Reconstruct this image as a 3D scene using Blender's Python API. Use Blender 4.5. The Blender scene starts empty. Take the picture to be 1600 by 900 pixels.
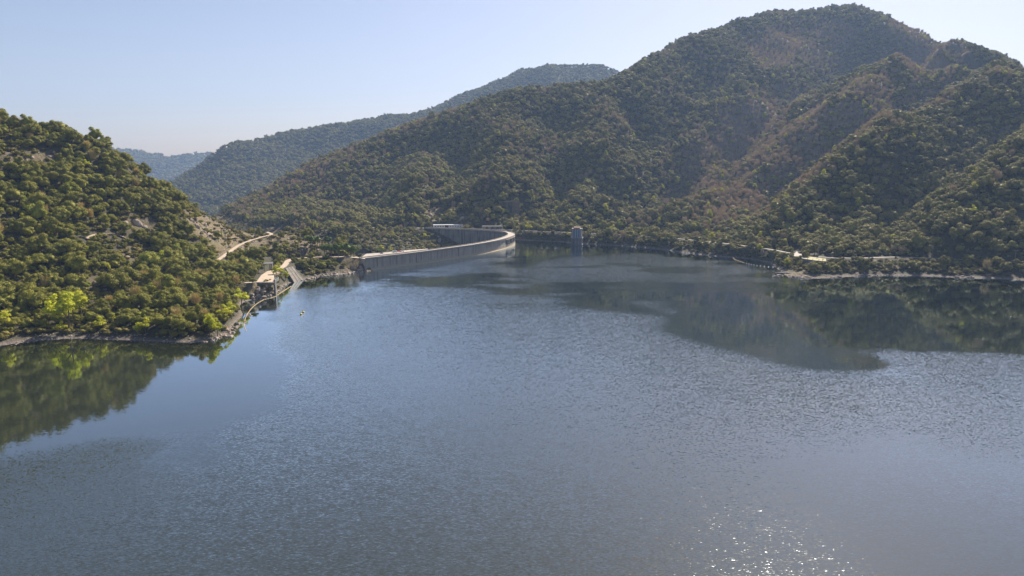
import bpy, bmesh, math, random
import numpy as np
from mathutils import Vector, Matrix, Euler

R = math.radians
S = bpy.context.scene
rng = np.random.default_rng(7)
random.seed(7)

# ------------------------------------------------------------------ camera, sky, sun, exposure
CAM_H = 100.0
PITCH = 9.54
FPX = 1101.0
cd = bpy.data.cameras.new("camera")
cd.lens = 36.0 * FPX / 1600.0
cd.sensor_width = 36.0
cd.clip_start = 1.0
cd.clip_end = 40000.0
cam = bpy.data.objects.new("camera", cd)
S.collection.objects.link(cam)
cam.location = (0, 0, CAM_H)
cam.rotation_euler = (R(90 - PITCH), 0, 0)
S.camera = cam

SUN_AZ, SUN_EL = 26.5, 43.5
w = bpy.data.worlds.new("World")
S.world = w
w.use_nodes = True
nt = w.node_tree
bg = nt.nodes["Background"]
sky = nt.nodes.new("ShaderNodeTexSky")
sky.sky_type = 'NISHITA'
sky.sun_disc = False
sky.sun_elevation = R(SUN_EL)
sky.sun_rotation = R(SUN_AZ)
sky.altitude = 0.0
sky.air_density = 1.0
sky.dust_density = 1.0
sky.ozone_density = 1.5
bg.inputs[1].default_value = 0.069
tintn = nt.nodes.new("ShaderNodeMix"); tintn.data_type = 'RGBA'; tintn.blend_type = 'MULTIPLY'; tintn.inputs[0].default_value = 1.0
tintn.inputs[7].default_value = (0.99, 0.865, 0.88, 1)      # the camera's white balance
nt.links.new(sky.outputs[0], tintn.inputs[6]); nt.links.new(tintn.outputs[2], bg.inputs[0])

sl = bpy.data.lights.new("sun", 'SUN')
sl.energy = 5.0
sl.angle = R(0.5)
sl.color = (1.0, 0.90, 0.76)
sun = bpy.data.objects.new("sun", sl)
S.collection.objects.link(sun)
sd = Vector((math.sin(R(SUN_AZ)) * math.cos(R(SUN_EL)), math.cos(R(SUN_AZ)) * math.cos(R(SUN_EL)), math.sin(R(SUN_EL))))
sun.rotation_euler = sd.to_track_quat('Z', 'Y').to_euler()

S.view_settings.view_transform = 'Standard'
S.view_settings.look = 'None'
S.view_settings.exposure = 0.93
S.view_settings.gamma = 1.0
S.render.engine = 'CYCLES'
S.cycles.use_denoising = True
S.cycles.max_bounces = 5
S.cycles.diffuse_bounces = 2
S.cycles.glossy_bounces = 3
S.cycles.transmission_bounces = 2
S.cycles.transparent_max_bounces = 4
S.cycles.volume_bounces = 0
S.cycles.sample_clamp_direct = 3.0
S.cycles.caustics_reflective = False
S.cycles.caustics_refractive = False

# ------------------------------------------------------------------ survey helpers: photo pixel -> place on the ground
sp, cp = math.sin(R(PITCH)), math.cos(R(PITCH))

def ray(px, py):
    u = (px - 800.0) / FPX
    v = (450.0 - py) / FPX
    return u, cp + v * sp, -sp + v * cp

def P(px, py, D):            # point at forward distance D
    a, b, c = ray(px, py)
    t = D / b
    return (a * t, D, CAM_H + c * t)

def W(px, py, z=0.0):        # point on the level z
    a, b, c = ray(px, py)
    t = (z - CAM_H) / c
    return (a * t, b * t, z)

def proj(x, y, z):
    zc = y * cp - (z - CAM_H) * sp
    yc = y * sp + (z - CAM_H) * cp
    zc = np.maximum(zc, 1e-3)
    return 800.0 + FPX * x / zc, 450.0 - FPX * yc / zc

def _hash(ix, iy, seed):
    h = (ix.astype(np.int64) * 374761393 + iy.astype(np.int64) * 668265263 + seed * 1442695041) & 0xffffffff
    h = ((h ^ (h >> 13)) * 1274126177) & 0xffffffff
    h = h ^ (h >> 16)
    return (h & 0xffff) / 65535.0

def vnoise(x, y, seed=0):
    ix, iy = np.floor(x), np.floor(y)
    fx, fy = x - ix, y - iy
    fx = fx * fx * (3 - 2 * fx); fy = fy * fy * (3 - 2 * fy)
    a = _hash(ix, iy, seed); b = _hash(ix + 1, iy, seed)
    c = _hash(ix, iy + 1, seed); d = _hash(ix + 1, iy + 1, seed)
    return (a * (1 - fx) + b * fx) * (1 - fy) + (c * (1 - fx) + d * fx) * fy - 0.5

def fbm(x, y, lam, octv=4, seed=0, gain=0.5, ridged=False):
    s = np.zeros_like(x, dtype=float); a = 1.0
    for k in range(octv):
        n = vnoise(x / lam + 17.3 * k, y / lam - 9.1 * k, seed + k)
        s += a * ((0.25 - np.abs(n)) * 2 if ridged else n * 2)
        lam /= 2.07; a *= gain
    return s

def smooth(e0, e1, x):
    t = np.clip((x - e0) / (e1 - e0), 0, 1)
    return t * t * (3 - 2 * t)

def inpoly(px, py, poly):
    r = np.zeros(np.shape(px), bool)
    n = len(poly)
    for i in range(n):
        x0, y0 = poly[i]; x1, y1 = poly[(i + 1) % n]
        c = ((y0 > py) != (y1 > py)) & (px < (x1 - x0) * (py - y0) / ((y1 - y0) if y1 != y0 else 1e-9) + x0)
        r ^= c
    return r

def seg_dist(x, y, pts):
    """distance to a polyline and interpolated z there"""
    best = np.full(np.shape(x), 1e9); zz = np.zeros(np.shape(x))
    for (a, b) in zip(pts[:-1], pts[1:]):
        dx, dy = b[0] - a[0], b[1] - a[1]
        L = dx * dx + dy * dy + 1e-9
        t = np.clip(((x - a[0]) * dx + (y - a[1]) * dy) / L, 0, 1)
        d = np.hypot(x - a[0] - t * dx, y - a[1] - t * dy)
        m = d < best
        best = np.where(m, d, best)
        zz = np.where(m, a[2] + t * (b[2] - a[2]), zz)
    return best, zz

def spline(pts, n=8):
    """Catmull-Rom through 3-D points"""
    P_ = [np.array(p, float) for p in pts]
    P_ = [2 * P_[0] - P_[1]] + P_ + [2 * P_[-1] - P_[-2]]
    out = []
    for i in range(1, len(P_) - 2):
        for k in range(n):
            t = k / n
            a, b, c, d = P_[i - 1], P_[i], P_[i + 1], P_[i + 2]
            out.append(0.5 * ((2 * b) + (c - a) * t + (2 * a - 5 * b + 4 * c - d) * t * t + (3 * b - a - 3 * c + d) * t ** 3))
    out.append(P_[-2])
    return [tuple(p) for p in out]

# ------------------------------------------------------------------ the roads and the dam's line (levels in metres above the lake)
CR = 12.5                                      # level of the dam crest and of the lakeside road
dam_line = spline([W(566, 404, CR), W(600, 400, CR), W(640, 395.5, CR), W(690, 389, CR), W(740, 382, CR), W(775, 375.5, CR),
                   W(795, 369.5, CR), W(799, 365.5, CR), W(790, 362.3, CR), W(765, 360, CR), W(735, 358.3, CR), W(700, 357, CR), W(664, 356.2, CR)], 7)
far_road = spline([W(664, 356.2, CR), W(640, 355.6, CR), W(600, 355.5, CR), W(560, 355, CR), W(520, 354, CR), W(470, 352, CR)], 5)
shore_road = spline([W(735, 356.5, CR), W(790, 358.6, CR), W(850, 361.5, CR), W(900, 363.5, CR), W(950, 365.5, CR), W(1000, 368.5, CR), W(1060, 373, CR), W(1130, 380, CR),
                     W(1200, 389, CR), W(1250, 398, CR), W(1300, 402.5, CR), W(1350, 403, CR), W(1400, 401.5, CR), W(1450, 403, CR), W(1520, 406, CR), W(1600, 411, CR), W(1720, 418, CR), W(1900, 430, CR)], 5)
left_road = spline([W(566, 403, CR), W(530, 401, CR), W(490, 402, CR), W(455, 405, CR), W(446, 413, 12.3), W(440, 418, 11.8), W(425, 424, 11), W(418, 430, 11), W(405, 440, 11), W(382, 441.5, 12)], 5)
dirt_road = spline([W(338, 408, 22), W(352, 398, 23), W(372, 384, 25), W(390, 376, 27), W(408, 370.5, 28.5), W(424, 366, 30), W(417, 362.5, 31)], 6)

# ------------------------------------------------------------------ terrain: one surveyed surface (near land on both banks)
ctl = []
def C(px, py, D, dz=0):
    x, y, z = P(px, py, D); ctl.append((x, y, z + dz))
def CW(px, py, z=0.0, dz=0):
    x, y, _ = W(px, py, z); ctl.append((x, y, z + dz))
TH = -7.5
# lake shore, left bank
shore_L = [(-420, 600), (-200, 566), (-90, 552), (0, 541), (50, 534), (100, 527), (200, 529), (270, 532), (330, 534), (352, 527), (372, 507), (388, 492), (378, 480), (386, 468), (410, 466), (430, 461), (440, 448), (452, 441), (474, 439), (500, 431), (530, 429), (555, 425), (578, 421)]
shore_R = [(814, 366), (870, 369), (930, 371.5), (960, 373), (1000, 376), (1040, 378), (1085, 387), (1130, 391), (1163, 396), (1200, 405), (1212, 413), (1214, 425), (1218, 431), (1250, 435), (1300, 434), (1350, 430), (1400, 430), (1450, 431), (1500, 435), (1560, 435), (1600, 437), (1700, 446), (1850, 462), (2100, 500)]
for p in shore_L + shore_R: CW(*p)
# lake bed
for p in [(-300, 640), (-100, 600), (0, 575), (100, 562), (200, 562), (300, 566), (370, 545), (405, 505), (425, 480), (455, 462), (490, 450), (540, 444), (600, 450), (700, 440), (850, 400),
          (860, 378), (940, 385), (1010, 390), (1080, 402), (1150, 410), (1190, 425), (1200, 450), (1270, 455), (1350, 450), (1450, 452), (1550, 455), (1650, 470), (1900, 500)]:
    CW(*p, z=-0.01, dz=-13)
for p in [(-300, 800), (0, 800), (400, 800), (800, 800), (1200, 800), (1600, 800), (500, 520), (800, 470), (1100, 480), (1500, 520), (200, 650), (1300, 580), (800, 600), (1900, 700)]:
    CW(*p, z=-0.01, dz=-30)
# left hill
for (px, py, D) in [(-300, 100, 640), (-150, 140, 640), (-60, 163, 640), (0, 180, 640), (60, 192, 650), (110, 200, 660), (160, 208, 665), (180, 232, 680), (200, 243, 690), (240, 275, 700), (280, 301, 720), (330, 327, 745), (375, 353, 765), (395, 361, 775)]:
    C(px, py, D, TH + 1)
    x, y, z = P(px, py, D)
    ctl.append((x * 1.02 - 20, y + 90, z - 45)); ctl.append((x - 60, y + 230, max(z - 130, -30)))
for (px, py, D) in [(0, 300, 555), (0, 400, 490), (0, 480, 440), (100, 300, 590), (100, 400, 510), (100, 470, 455), (200, 330, 610), (200, 420, 530), (200, 490, 432), (280, 350, 640),
                    (280, 420, 570), (280, 490, 426), (340, 440, 545), (350, 500, 440), (370, 450, 545), (370, 415, 610), (300, 335, 700), (340, 355, 705), (60, 240, 615), (170, 260, 650),
                    (-200, 300, 500), (-200, 450, 420), (-350, 200, 560)]:
    C(px, py, D, -3)
for p in [(425, 366, 30), (408, 370.5, 28.5), (390, 376, 27), (372, 384, 25), (352, 398, 23), (450, 364, 31), (475, 368, 29), (500, 377, 23), (440, 378, 26), (470, 385, 24), (455, 396, 17)]: CW(*p)
for p in [(530, 392, 15), (555, 397, 13), (440, 355, 20), (480, 360, 14), (520, 372, 8)]: CW(*p)
# canyon downstream of the dam
for (px, D, z) in [(560, 770, -8), (600, 780, -22), (640, 830, -34), (540, 850, -30), (600, 900, -38), (680, 900, -50), (720, 930, -52), (740, 900, -52), (480, 930, -30), (400, 1000, -35), (300, 1000, -40), (640, 950, -30), (200, 1100, -45), (670, 985, -18), (740, 930, -60), (765, 900, -60), (720, 870, -55), (700, 1000, -55), (735, 1010, -55), (690, 850, -45), (775, 960, -50), (690, 950, -55)]:
    ctl.append(((px - 800) / 1086.0 * D, D, z))
for (px, py, z) in [(405, 443, 9.5), (420, 443, 9.5), (390, 446, 9), (405, 462, 1.5), (424, 459, 1.5)]: CW(px, py, z)
# lakeside road level
for q in shore_road[::4] + left_road[:18:5] + far_road[::4]: ctl.append(q)
# main mountain: skyline, then what falls away behind it
for (px, py, D) in [(300, 345, 1500), (360, 322, 1500), (430, 286, 1520), (500, 247, 1560), (600, 207, 1620), (660, 186, 1640), (720, 166, 1620), (800, 141, 1580), (870, 134, 1580), (950, 129, 1600), (975, 113, 1680),
                    (1010, 91, 1740), (1060, 63, 1820), (1100, 51, 1880), (1150, 33, 1970), (1200, 18, 2060), (1250, 19, 2080), (1300, 12, 2110), (1340, 11, 2110), (1380, 25, 2050), (1450, 50, 1900),
                    (1490, 60, 1740), (1525, 71, 1560), (1560, 81, 1400), (1600, 96, 1250), (1700, 140, 1080), (1850, 200, 1000)]:
    C(px, py, D, TH)
    x, y, z = P(px, py, D)
    ctl.append((x * 1.05, y + 150, z - (75 if px < 1460 else 22)))
    if px < 1460 or px > 1580: ctl.append((x * 1.1, y + 450, z - 260))
# slopes, spurs and gullies
for (px, py, D) in [(420, 345, 1150), (480, 335, 1150), (520, 310, 1250), (460, 300, 1400), (560, 270, 1380), (600, 310, 1180), (620, 250, 1470), (640, 335, 1080), (700, 320, 1120), (700, 260, 1330), (700, 210, 1480),
                    (760, 200, 1430), (800, 240, 1300), (800, 310, 1110), (860, 270, 1290), (860, 200, 1450), (920, 230, 1310), (900, 320, 1110), (950, 180, 1450), (1000, 250, 1300), (1000, 180, 1500), (960, 310, 1140),
                    (1080, 130, 1680), (1100, 200, 1500), (1180, 90, 1850), (1240, 70, 1930), (1300, 60, 1950), (1050, 260, 1370),
                    # gully behind the bare spur
                    (1350, 110, 1850), (1330, 135, 1760), (1250, 175, 1610), (1150, 245, 1440), (1065, 305, 1290), (1010, 338, 1160),
                    # bare spur
                    (1480, 76, 1560), (1400, 110, 1420), (1300, 165, 1310), (1200, 228, 1280), (1110, 285, 1180), (1050, 325, 1080),
                    # gully
                    (1490, 130, 1300), (1400, 190, 1220), (1320, 240, 1220), (1230, 305, 1110), (1150, 352, 1000),
                    # wooded spur
                    (1560, 118, 1190), (1480, 165, 1100), (1400, 195, 1020), (1330, 240, 960), (1260, 300, 885), (1210, 350, 835),
                    # gully above the road
                    (1590, 200, 1010), (1500, 250, 960), (1430, 300, 880), (1395, 345, 800), (1380, 388, 735),
                    # last spur
                    (1540, 82, 1610), (1560, 88, 1500), (1578, 94, 1380), (1640, 200, 900), (1580, 255, 830), (1530, 310, 765), (1500, 365, 705), (1620, 330, 735), (1680, 300, 760), (1800, 330, 720), (1290, 360, 780), (1330, 320, 840)]:
    C(px, py, D, TH + 2)

ctl = np.array(ctl, float)
# drop near-duplicates
keep = []
for i, p in enumerate(ctl):
    if all(math.hypot(p[0] - ctl[j][0], p[1] - ctl[j][1]) > 9 for j in keep): keep.append(i)
ctl = ctl[keep]
c2 = 18.0 ** 2
def phi(dx, dy): return np.sqrt(dx * dx + dy * dy + c2)
n = len(ctl)
A = np.zeros((n + 3, n + 3))
A[:n, n] = A[n, :n] = 1; A[:n, n + 1] = A[n + 1, :n] = ctl[:, 0] / 1000; A[:n, n + 2] = A[n + 2, :n] = ctl[:, 1] / 1000
A[:n, :n] = phi(ctl[:, 0][:, None] - ctl[:, 0][None], ctl[:, 1][:, None] - ctl[:, 1][None]) - np.eye(n) * 6.0
b = np.concatenate([ctl[:, 2], np.zeros(3)])
wt = np.linalg.solve(A, b)

def base_h(x, y):
    sh = np.shape(x); x = np.ravel(x); y = np.ravel(y)
    out = np.empty(len(x))
    for s in range(0, len(x), 20000):
        xs, ys = x[s:s + 20000], y[s:s + 20000]
        out[s:s + 20000] = phi(xs[:, None] - ctl[:, 0], ys[:, None] - ctl[:, 1]) @ wt[:n] + wt[n] + wt[n + 1] * xs / 1000 + wt[n + 2] * ys / 1000
    return out.reshape(sh)

# forward distance of the crest line along each bearing, main mountain and left hill
CREST_U = [-.50, -.405, -.34, -.276, -.184, -.129, -.074, 0, .064, .138, .161, .193, .24, .276, .322, .368, .414, .46, .497, .534, .6, .635, .667, .70, .737, .83, .97]
CREST_D = [1500, 1500, 1520, 1560, 1620, 1640, 1620, 1580, 1580, 1600, 1680, 1740, 1820, 1880, 1970, 2060, 2080, 2110, 2110, 2050, 1900, 1740, 1560, 1400, 1250, 1080, 1000]
def _pl(pts): return [P(*q) for q in pts]
def _face(pts): return [P(a, b_, 1050 + (350 - b_) / 210.0 * 550) for a, b_ in pts]
GULLIES = [_pl([(1350, 110, 1850), (1330, 135, 1760), (1250, 175, 1610), (1150, 245, 1440), (1065, 305, 1290), (1010, 338, 1160)]),
           _pl([(1490, 130, 1300), (1400, 190, 1220), (1320, 240, 1200), (1230, 305, 1090), (1150, 352, 990)]),
           _pl([(1590, 200, 1010), (1500, 250, 960), (1430, 300, 880), (1395, 345, 800), (1380, 388, 735)]),
           _face([(690, 190), (715, 250), (700, 300), (690, 335)]), _face([(850, 160), (885, 230), (880, 290), (860, 330)]), _face([(960, 160), (1000, 230), (960, 300)]),
           _face([(560, 250), (590, 300), (600, 335)]), _pl([(1170, 70, 1890), (1130, 130, 1720), (1080, 190, 1540), (1040, 240, 1400)]), _pl([(1280, 330, 860), (1262, 370, 780)])]
SPURS = [_pl([(1480, 76, 1560), (1400, 110, 1420), (1300, 165, 1310), (1200, 228, 1230), (1110, 285, 1150), (1050, 325, 1070)]),
         _pl([(1560, 118, 1190), (1480, 165, 1100), (1400, 195, 1020), (1330, 240, 960), (1260, 300, 885), (1210, 350, 835)]),
         _pl([(1640, 200, 900), (1580, 255, 830), (1530, 310, 765), (1500, 365, 705)]), _pl([(1380, 250, 930), (1330, 310, 850), (1300, 360, 780)]),
         _face([(780, 170), (800, 240), (785, 310)]), _face([(640, 215), (655, 270), (650, 320)]), _face([(930, 160), (940, 230), (925, 300)]), _pl([(1230, 60, 1960), (1190, 110, 1800), (1130, 190, 1560), (1100, 230, 1450)])]
def crest_d(x, y): return np.interp(x / y, CREST_U, CREST_D)
def terrain_h(x, y):
    z = base_h(x, y)
    k = smooth(4, 70, z)
    cr_ = np.abs(y / crest_d(x, y) - 1)
    k = k * (1 - .72 * (1 - smooth(.03, .17, cr_)) * (y > 830))
    far = smooth(850, 1300, y)
    z = z + k * (fbm(x, y, 150, 3, 3, ridged=True) * (8 + 9 * far) + fbm(x * .8 - y * .6, (x * .6 + y * .8) * .45, 110, 2, 13, ridged=True) * (4 + 18 * far) - 7 * far + far * 58 * fbm(x * .8 - y * .6 + 60, (x * .6 + y * .8) * .35, 330, 1, 17, ridged=True) - 12 * far + fbm(x, y, 45, 3, 9) * (3.5 + 0.5 * far))
    wx_ = x + fbm(x, y, 120, 3, 71) * 22; wy_ = y + fbm(x, y, 120, 3, 72) * 22
    for ln in GULLIES:
        d, _ = seg_dist(wx_, wy_, ln); z = z - smooth(10, 60, z) * 30 * np.exp(-(d / 42.0) ** 2) * (1 - .75 * (1 - smooth(.03, .15, cr_)))
    for ln in SPURS:
        d, _ = seg_dist(wx_, wy_, ln); z = z + smooth(10, 60, z) * 17 * np.exp(-(d / 38.0) ** 2) * (1 - .9 * (1 - smooth(.03, .15, cr_)))
    z = z + smooth(-2, 6, z) * fbm(x, y, 16, 3, 21) * 0.9
    z = z + fbm(x, y, 7, 2, 31) * 0.25
    for line, wd, soft in ((shore_road, 4.0, 8), ([W(672, 355.6, CR), W(728, 355.6, CR)], 11, 10), (far_road, 5, 9), (left_road, 5, 5), (dirt_road, 3.5, 6)):
        d, zr = seg_dist(x, y, line)
        t = 1 - smooth(wd, wd + soft, d)
        z = z * (1 - t) + (zr - 0.25) * t
    # level apron by the boat ramp
    return z

GX0, GX1, GY0, GY1, GS = -1000.0, 1900.0, 180.0, 2700.0, 5.0
gx = np.arange(GX0, GX1 + 1, GS); gy = np.arange(GY0, GY1 + 1, GS)
XX, YY = np.meshgrid(gx, gy)
ZZ = terrain_h(XX, YY)
# the surveyed crest lines: raise the land gently to them, then plane off whatever still stands above
def to_crest(marks, ymin, ymax, tree, dist, lift):
    global ZZ
    ZZ0 = ZZ
    D_ = dist(XX, YY); u_ = XX / YY; sel = (YY > ymin) & (YY < ymax)
    us, ss = [], []
    for px_, py_ in marks:
        a_, b_, c_ = ray(px_, py_); us.append(a_ / b_); ss.append(c_ / b_)
    uu = np.linspace(us[0], us[-1], 60); nat = []
    for u0 in uu:      # present skyline slope along each bearing
        yy = np.arange(ymin, ymax, 5.0); zz_ = h_at(u0 * yy, yy) + tree; nat.append(((zz_ - CAM_H) / yy).max())
    nat = np.array(nat); want = np.interp(uu, us, ss)
    print('crest', np.round(uu[::4], 2), np.round((want - nat)[::4] * 1000))
    err = np.clip((want - nat), -.02, .013)
    err = np.convolve(np.pad(err, 4, mode='edge'), np.ones(9) / 9, 'valid')
    ZZ = ZZ + (np.interp(u_, uu, err) * D_ + lift) * smooth(.78, .98, YY / D_) * (1 - smooth(1.15, 1.6, YY / D_)) * sel * smooth(12, 40, ZZ) * smooth(us[0] - .1, us[0], u_)
    cap = CAM_H + np.interp(u_, us, ss) * YY - tree
    r_ = 4.0; q_ = np.clip((cap - ZZ) / r_, -40, 40)
    ZZ = np.where(sel & (u_ > us[0] - .02) & (u_ < us[-1] + (.6 if us[-1] > 0 else 0)), np.where(q_ > 15, ZZ, cap - r_ * np.log1p(np.exp(q_))), ZZ)
    ZZ = np.where(ZZ0 > 2, ZZ, ZZ0)

def h_at(x, y):
    fx = np.clip((np.asarray(x) - GX0) / GS, 0, len(gx) - 1.001); fy = np.clip((np.asarray(y) - GY0) / GS, 0, len(gy) - 1.001)
    ix = fx.astype(int); iy = fy.astype(int); tx = fx - ix; ty = fy - iy
    return (ZZ[iy, ix] * (1 - tx) + ZZ[iy, ix + 1] * tx) * (1 - ty) + (ZZ[iy + 1, ix] * (1 - tx) + ZZ[iy + 1, ix + 1] * tx) * ty

to_crest([(300, 345), (360, 322), (430, 286), (500, 247), (600, 207), (660, 186), (720, 166), (800, 141), (870, 134), (950, 129), (975, 113), (1010, 91), (1060, 63), (1100, 51), (1150, 33), (1200, 18), (1250, 19), (1300, 12), (1320, 10), (1345, 12), (1380, 24), (1415, 36), (1450, 50), (1490, 62), (1525, 75), (1560, 86), (1600, 100), (1700, 142), (1850, 200)], 880, 2700, 7, crest_d, 6)
to_crest([(-300, 110), (-100, 155), (2, 181), (30, 186), (60, 190), (85, 195), (110, 197), (130, 200), (150, 205), (165, 215), (180, 232), (200, 243), (220, 260), (240, 275), (260, 289), (280, 301), (305, 314), (330, 327), (355, 341), (375, 353)], 380, 830, 9,
         lambda x, y: np.interp(x / y, [-.74, -.6, -.5, -.39], [645, 660, 705, 765]), 4)
def H(x, y): return float(h_at(np.array([x]), np.array([y]))[0])

def hit(px, py, d0=200.0, d1=2500.0):
    """where the sight line meets the land"""
    a, b_, c = ray(px, py)
    D = np.arange(d0, d1, 2.0); z = CAM_H + c / b_ * D; x = a / b_ * D
    m_ = np.nonzero(h_at(x, D) > z)[0]
    k = m_[0] if len(m_) else len(D) - 1
    return float(x[k]), float(D[k]), float(h_at(x[k:k + 1], D[k:k + 1])[0])

def clearance(x, y, z, ntest=70):
    """how far the sight line from the camera clears the land in between (metres)"""
    c = np.full(len(x), 1e9)
    for t in np.linspace(0.2, 0.985, ntest):
        yy = y * t
        m = yy > GY0
        hz = np.where(m, h_at(x * t, yy), -50)
        c = np.minimum(c, (CAM_H + (z - CAM_H) * t) - hz)
    return c

# ------------------------------------------------------------------ mesh and material helpers
def new_mesh(name, verts, faces, smooth_=False, attrs=None):
    me = bpy.data.meshes.new(name)
    verts = np.asarray(verts, np.float32)
    if isinstance(faces, np.ndarray):
        nf, k = faces.shape
        me.vertices.add(len(verts)); me.vertices.foreach_set("co", verts.ravel())
        me.loops.add(nf * k); me.loops.foreach_set("vertex_index", faces.astype(np.int32).ravel())
        me.polygons.add(nf); me.polygons.foreach_set("loop_start", np.arange(0, nf * k, k, dtype=np.int32))
        me.update(calc_edges=True)
    else:
        me.from_pydata([tuple(v) for v in verts.tolist()], [], faces); me.update()
    if smooth_:
        me.polygons.foreach_set("use_smooth", np.ones(len(me.polygons), bool))
    for nme, arr in (attrs or {}).items():
        a = me.attributes.new(nme, 'FLOAT', 'POINT'); a.data.foreach_set("value", np.asarray(arr, np.float32).ravel())
    return me

def obj(name, me, mat=None, parent=None, loc=(0, 0, 0), rot=None):
    o = bpy.data.objects.new(name, me)
    S.collection.objects.link(o)
    if mat is not None and me is not None and not me.materials: me.materials.append(mat)
    o.location = loc
    if rot is not None: o.rotation_euler = rot
    if parent is not None: o.parent = parent
    return o

def tag(o, label, cat, group=None):
    o["label"] = label; o["category"] = cat
    if group: o["group"] = group
    return o

def empty(name, loc, label, cat, rz=0.0, group=None):
    o = bpy.data.objects.new(name, None); S.collection.objects.link(o)
    o.location = loc; o.rotation_euler = (0, 0, rz); o.empty_display_size = 1
    return tag(o, label, cat, group)

def kind(o, k): o["kind"] = k; return o

def grid_mesh(name, xs, ys, Z, mask=None, attrs=None):
    nx, ny = len(xs), len(ys)
    X, Y = np.meshgrid(xs, ys)
    v = np.stack([X.ravel(), Y.ravel(), Z.ravel()], 1)
    i = np.arange(nx * ny).reshape(ny, nx)
    f = np.stack([i[:-1, :-1].ravel(), i[:-1, 1:].ravel(), i[1:, 1:].ravel(), i[1:, :-1].ravel()], 1)
    if mask is not None: f = f[mask.ravel()]
    return new_mesh(name, v, f, True, attrs)

class MB:
    """collects shapes for ONE mesh"""
    def __init__(s): s.v = []; s.f = []
    def add(s, v, f):
        o = len(s.v); s.v += [tuple(p) for p in v]; s.f += [tuple(i + o for i in q) for q in f]
    def box(s, x0, x1, y0, y1, z0, z1, M=None):
        v = [Vector((x, y, z)) for z in (z0, z1) for y in (y0, y1) for x in (x0, x1)]
        if M is not None: v = [M @ p for p in v]
        s.add(v, [(0, 2, 3, 1), (4, 5, 7, 6), (0, 1, 5, 4), (2, 6, 7, 3), (0, 4, 6, 2), (1, 3, 7, 5)])
    def tube(s, pts, rad, k=6, cap=True):
        pts = [Vector(p) for p in pts]
        rad = rad if isinstance(rad, (list, tuple)) else [rad] * len(pts)
        rings = []
        for i, p in enumerate(pts):
            d = (pts[min(i + 1, len(pts) - 1)] - pts[max(i - 1, 0)]).normalized()
            u = d.orthogonal().normalized() if abs(d.z) > 0.9 else d.cross(Vector((0, 0, 1))).normalized()
            q = d.cross(u)
            rings.append([p + (u * math.cos(2 * math.pi * j / k) + q * math.sin(2 * math.pi * j / k)) * rad[i] for j in range(k)])
        v = [p for r in rings for p in r]
        f = [(i * k + j, i * k + (j + 1) % k, (i + 1) * k + (j + 1) % k, (i + 1) * k + j) for i in range(len(pts) - 1) for j in range(k)]
        if cap: f += [tuple(range(k))[::-1], tuple((len(pts) - 1) * k + j for j in range(k))]
        s.add(v, f)
    def build(s, name, mat, parent=None, loc=(0, 0, 0), rot=None, sm=False):
        me = new_mesh(name, s.v, s.f, sm)
        return obj(name, me, mat, parent, loc, rot)

def mat_new(name):
    m = bpy.data.materials.new(name); m.use_nodes = True
    return m, m.node_tree, m.node_tree.nodes["Principled BSDF"]

def nnode(t, ty, **kw):
    nd = t.nodes.new(ty)
    for k, v in kw.items():
        if k.startswith("i_"): nd.inputs[int(k[2:]) if k[2:].isdigit() else k[2:]].default_value = v
        else: setattr(nd, k, v)
    return nd

def mixc(t, fac, a, b, mode='MIX'):
    nd = t.nodes.new("ShaderNodeMix"); nd.data_type = 'RGBA'; nd.blend_type = mode
    for sock, val in ((nd.inputs[0], fac), (nd.inputs[6], a), (nd.inputs[7], b)):
        if hasattr(val, "is_linked"): t.links.new(val, sock)
        else: sock.default_value = val if not isinstance(val, tuple) else (*val[:3], 1)
    return nd.outputs[2]

def math_(t, op, a, b=0.0, clamp=False, c=None):
    nd = t.nodes.new("ShaderNodeMath"); nd.operation = op; nd.use_clamp = clamp
    for sock, val in ((nd.inputs[0], a), (nd.inputs[1], b)) + (((nd.inputs[2], c),) if c is not None else ()):
        if hasattr(val, "is_linked"): t.links.new(val, sock)
        else: sock.default_value = val
    return nd.outputs[0]

def ramp(t, fac, stops):
    nd = t.nodes.new("ShaderNodeValToRGB"); e = nd.color_ramp.elements
    while len(e) < len(stops): e.new(0.5)
    for k, (p, c) in enumerate(stops):
        e[k].position = p; e[k].color = (*c, 1) if isinstance(c, tuple) else (c, c, c, 1)
    t.links.new(fac, nd.inputs[0])
    return nd.outputs[0]

def noise(t, vec, scale, detail=3, rough=0.55, dims='3D'):
    nd = t.nodes.new("ShaderNodeTexNoise"); nd.inputs["Scale"].default_value = scale
    nd.inputs["Detail"].default_value = detail; nd.inputs["Roughness"].default_value = rough
    if vec is not None: t.links.new(vec, nd.inputs["Vector"])
    return nd

def stretch(t, vec, sc):
    nd = t.nodes.new("ShaderNodeMapping"); nd.inputs["Scale"].default_value = sc
    t.links.new(vec, nd.inputs["Vector"]); return nd.outputs[0]

def geo_pos(t): return t.nodes.new("ShaderNodeNewGeometry").outputs["Position"]
def obj_pos(t): return t.nodes.new("ShaderNodeTexCoord").outputs["Object"]

def simple_mat(name, c1, c2, scale=0.5, rough=0.85, detail=4, bump=0.0, local=True, metal=0.0):
    m, t, bs = mat_new(name)
    p = obj_pos(t) if local else geo_pos(t)
    nz = noise(t, p, scale, detail)
    t.links.new(mixc(t, ramp(t, nz.outputs[0], [(0.35, 0.0), (0.68, 1.0)]), c1, c2), bs.inputs["Base Color"])
    bs.inputs["Roughness"].default_value = rough; bs.inputs["Metallic"].default_value = metal
    if bump:
        bp = t.nodes.new("ShaderNodeBump"); bp.inputs["Strength"].default_value = bump
        n2 = noise(t, p, scale * 4, 4); t.links.new(n2.outputs[0], bp.inputs["Height"]); t.links.new(bp.outputs[0], bs.inputs["Normal"])
    return m

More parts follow.
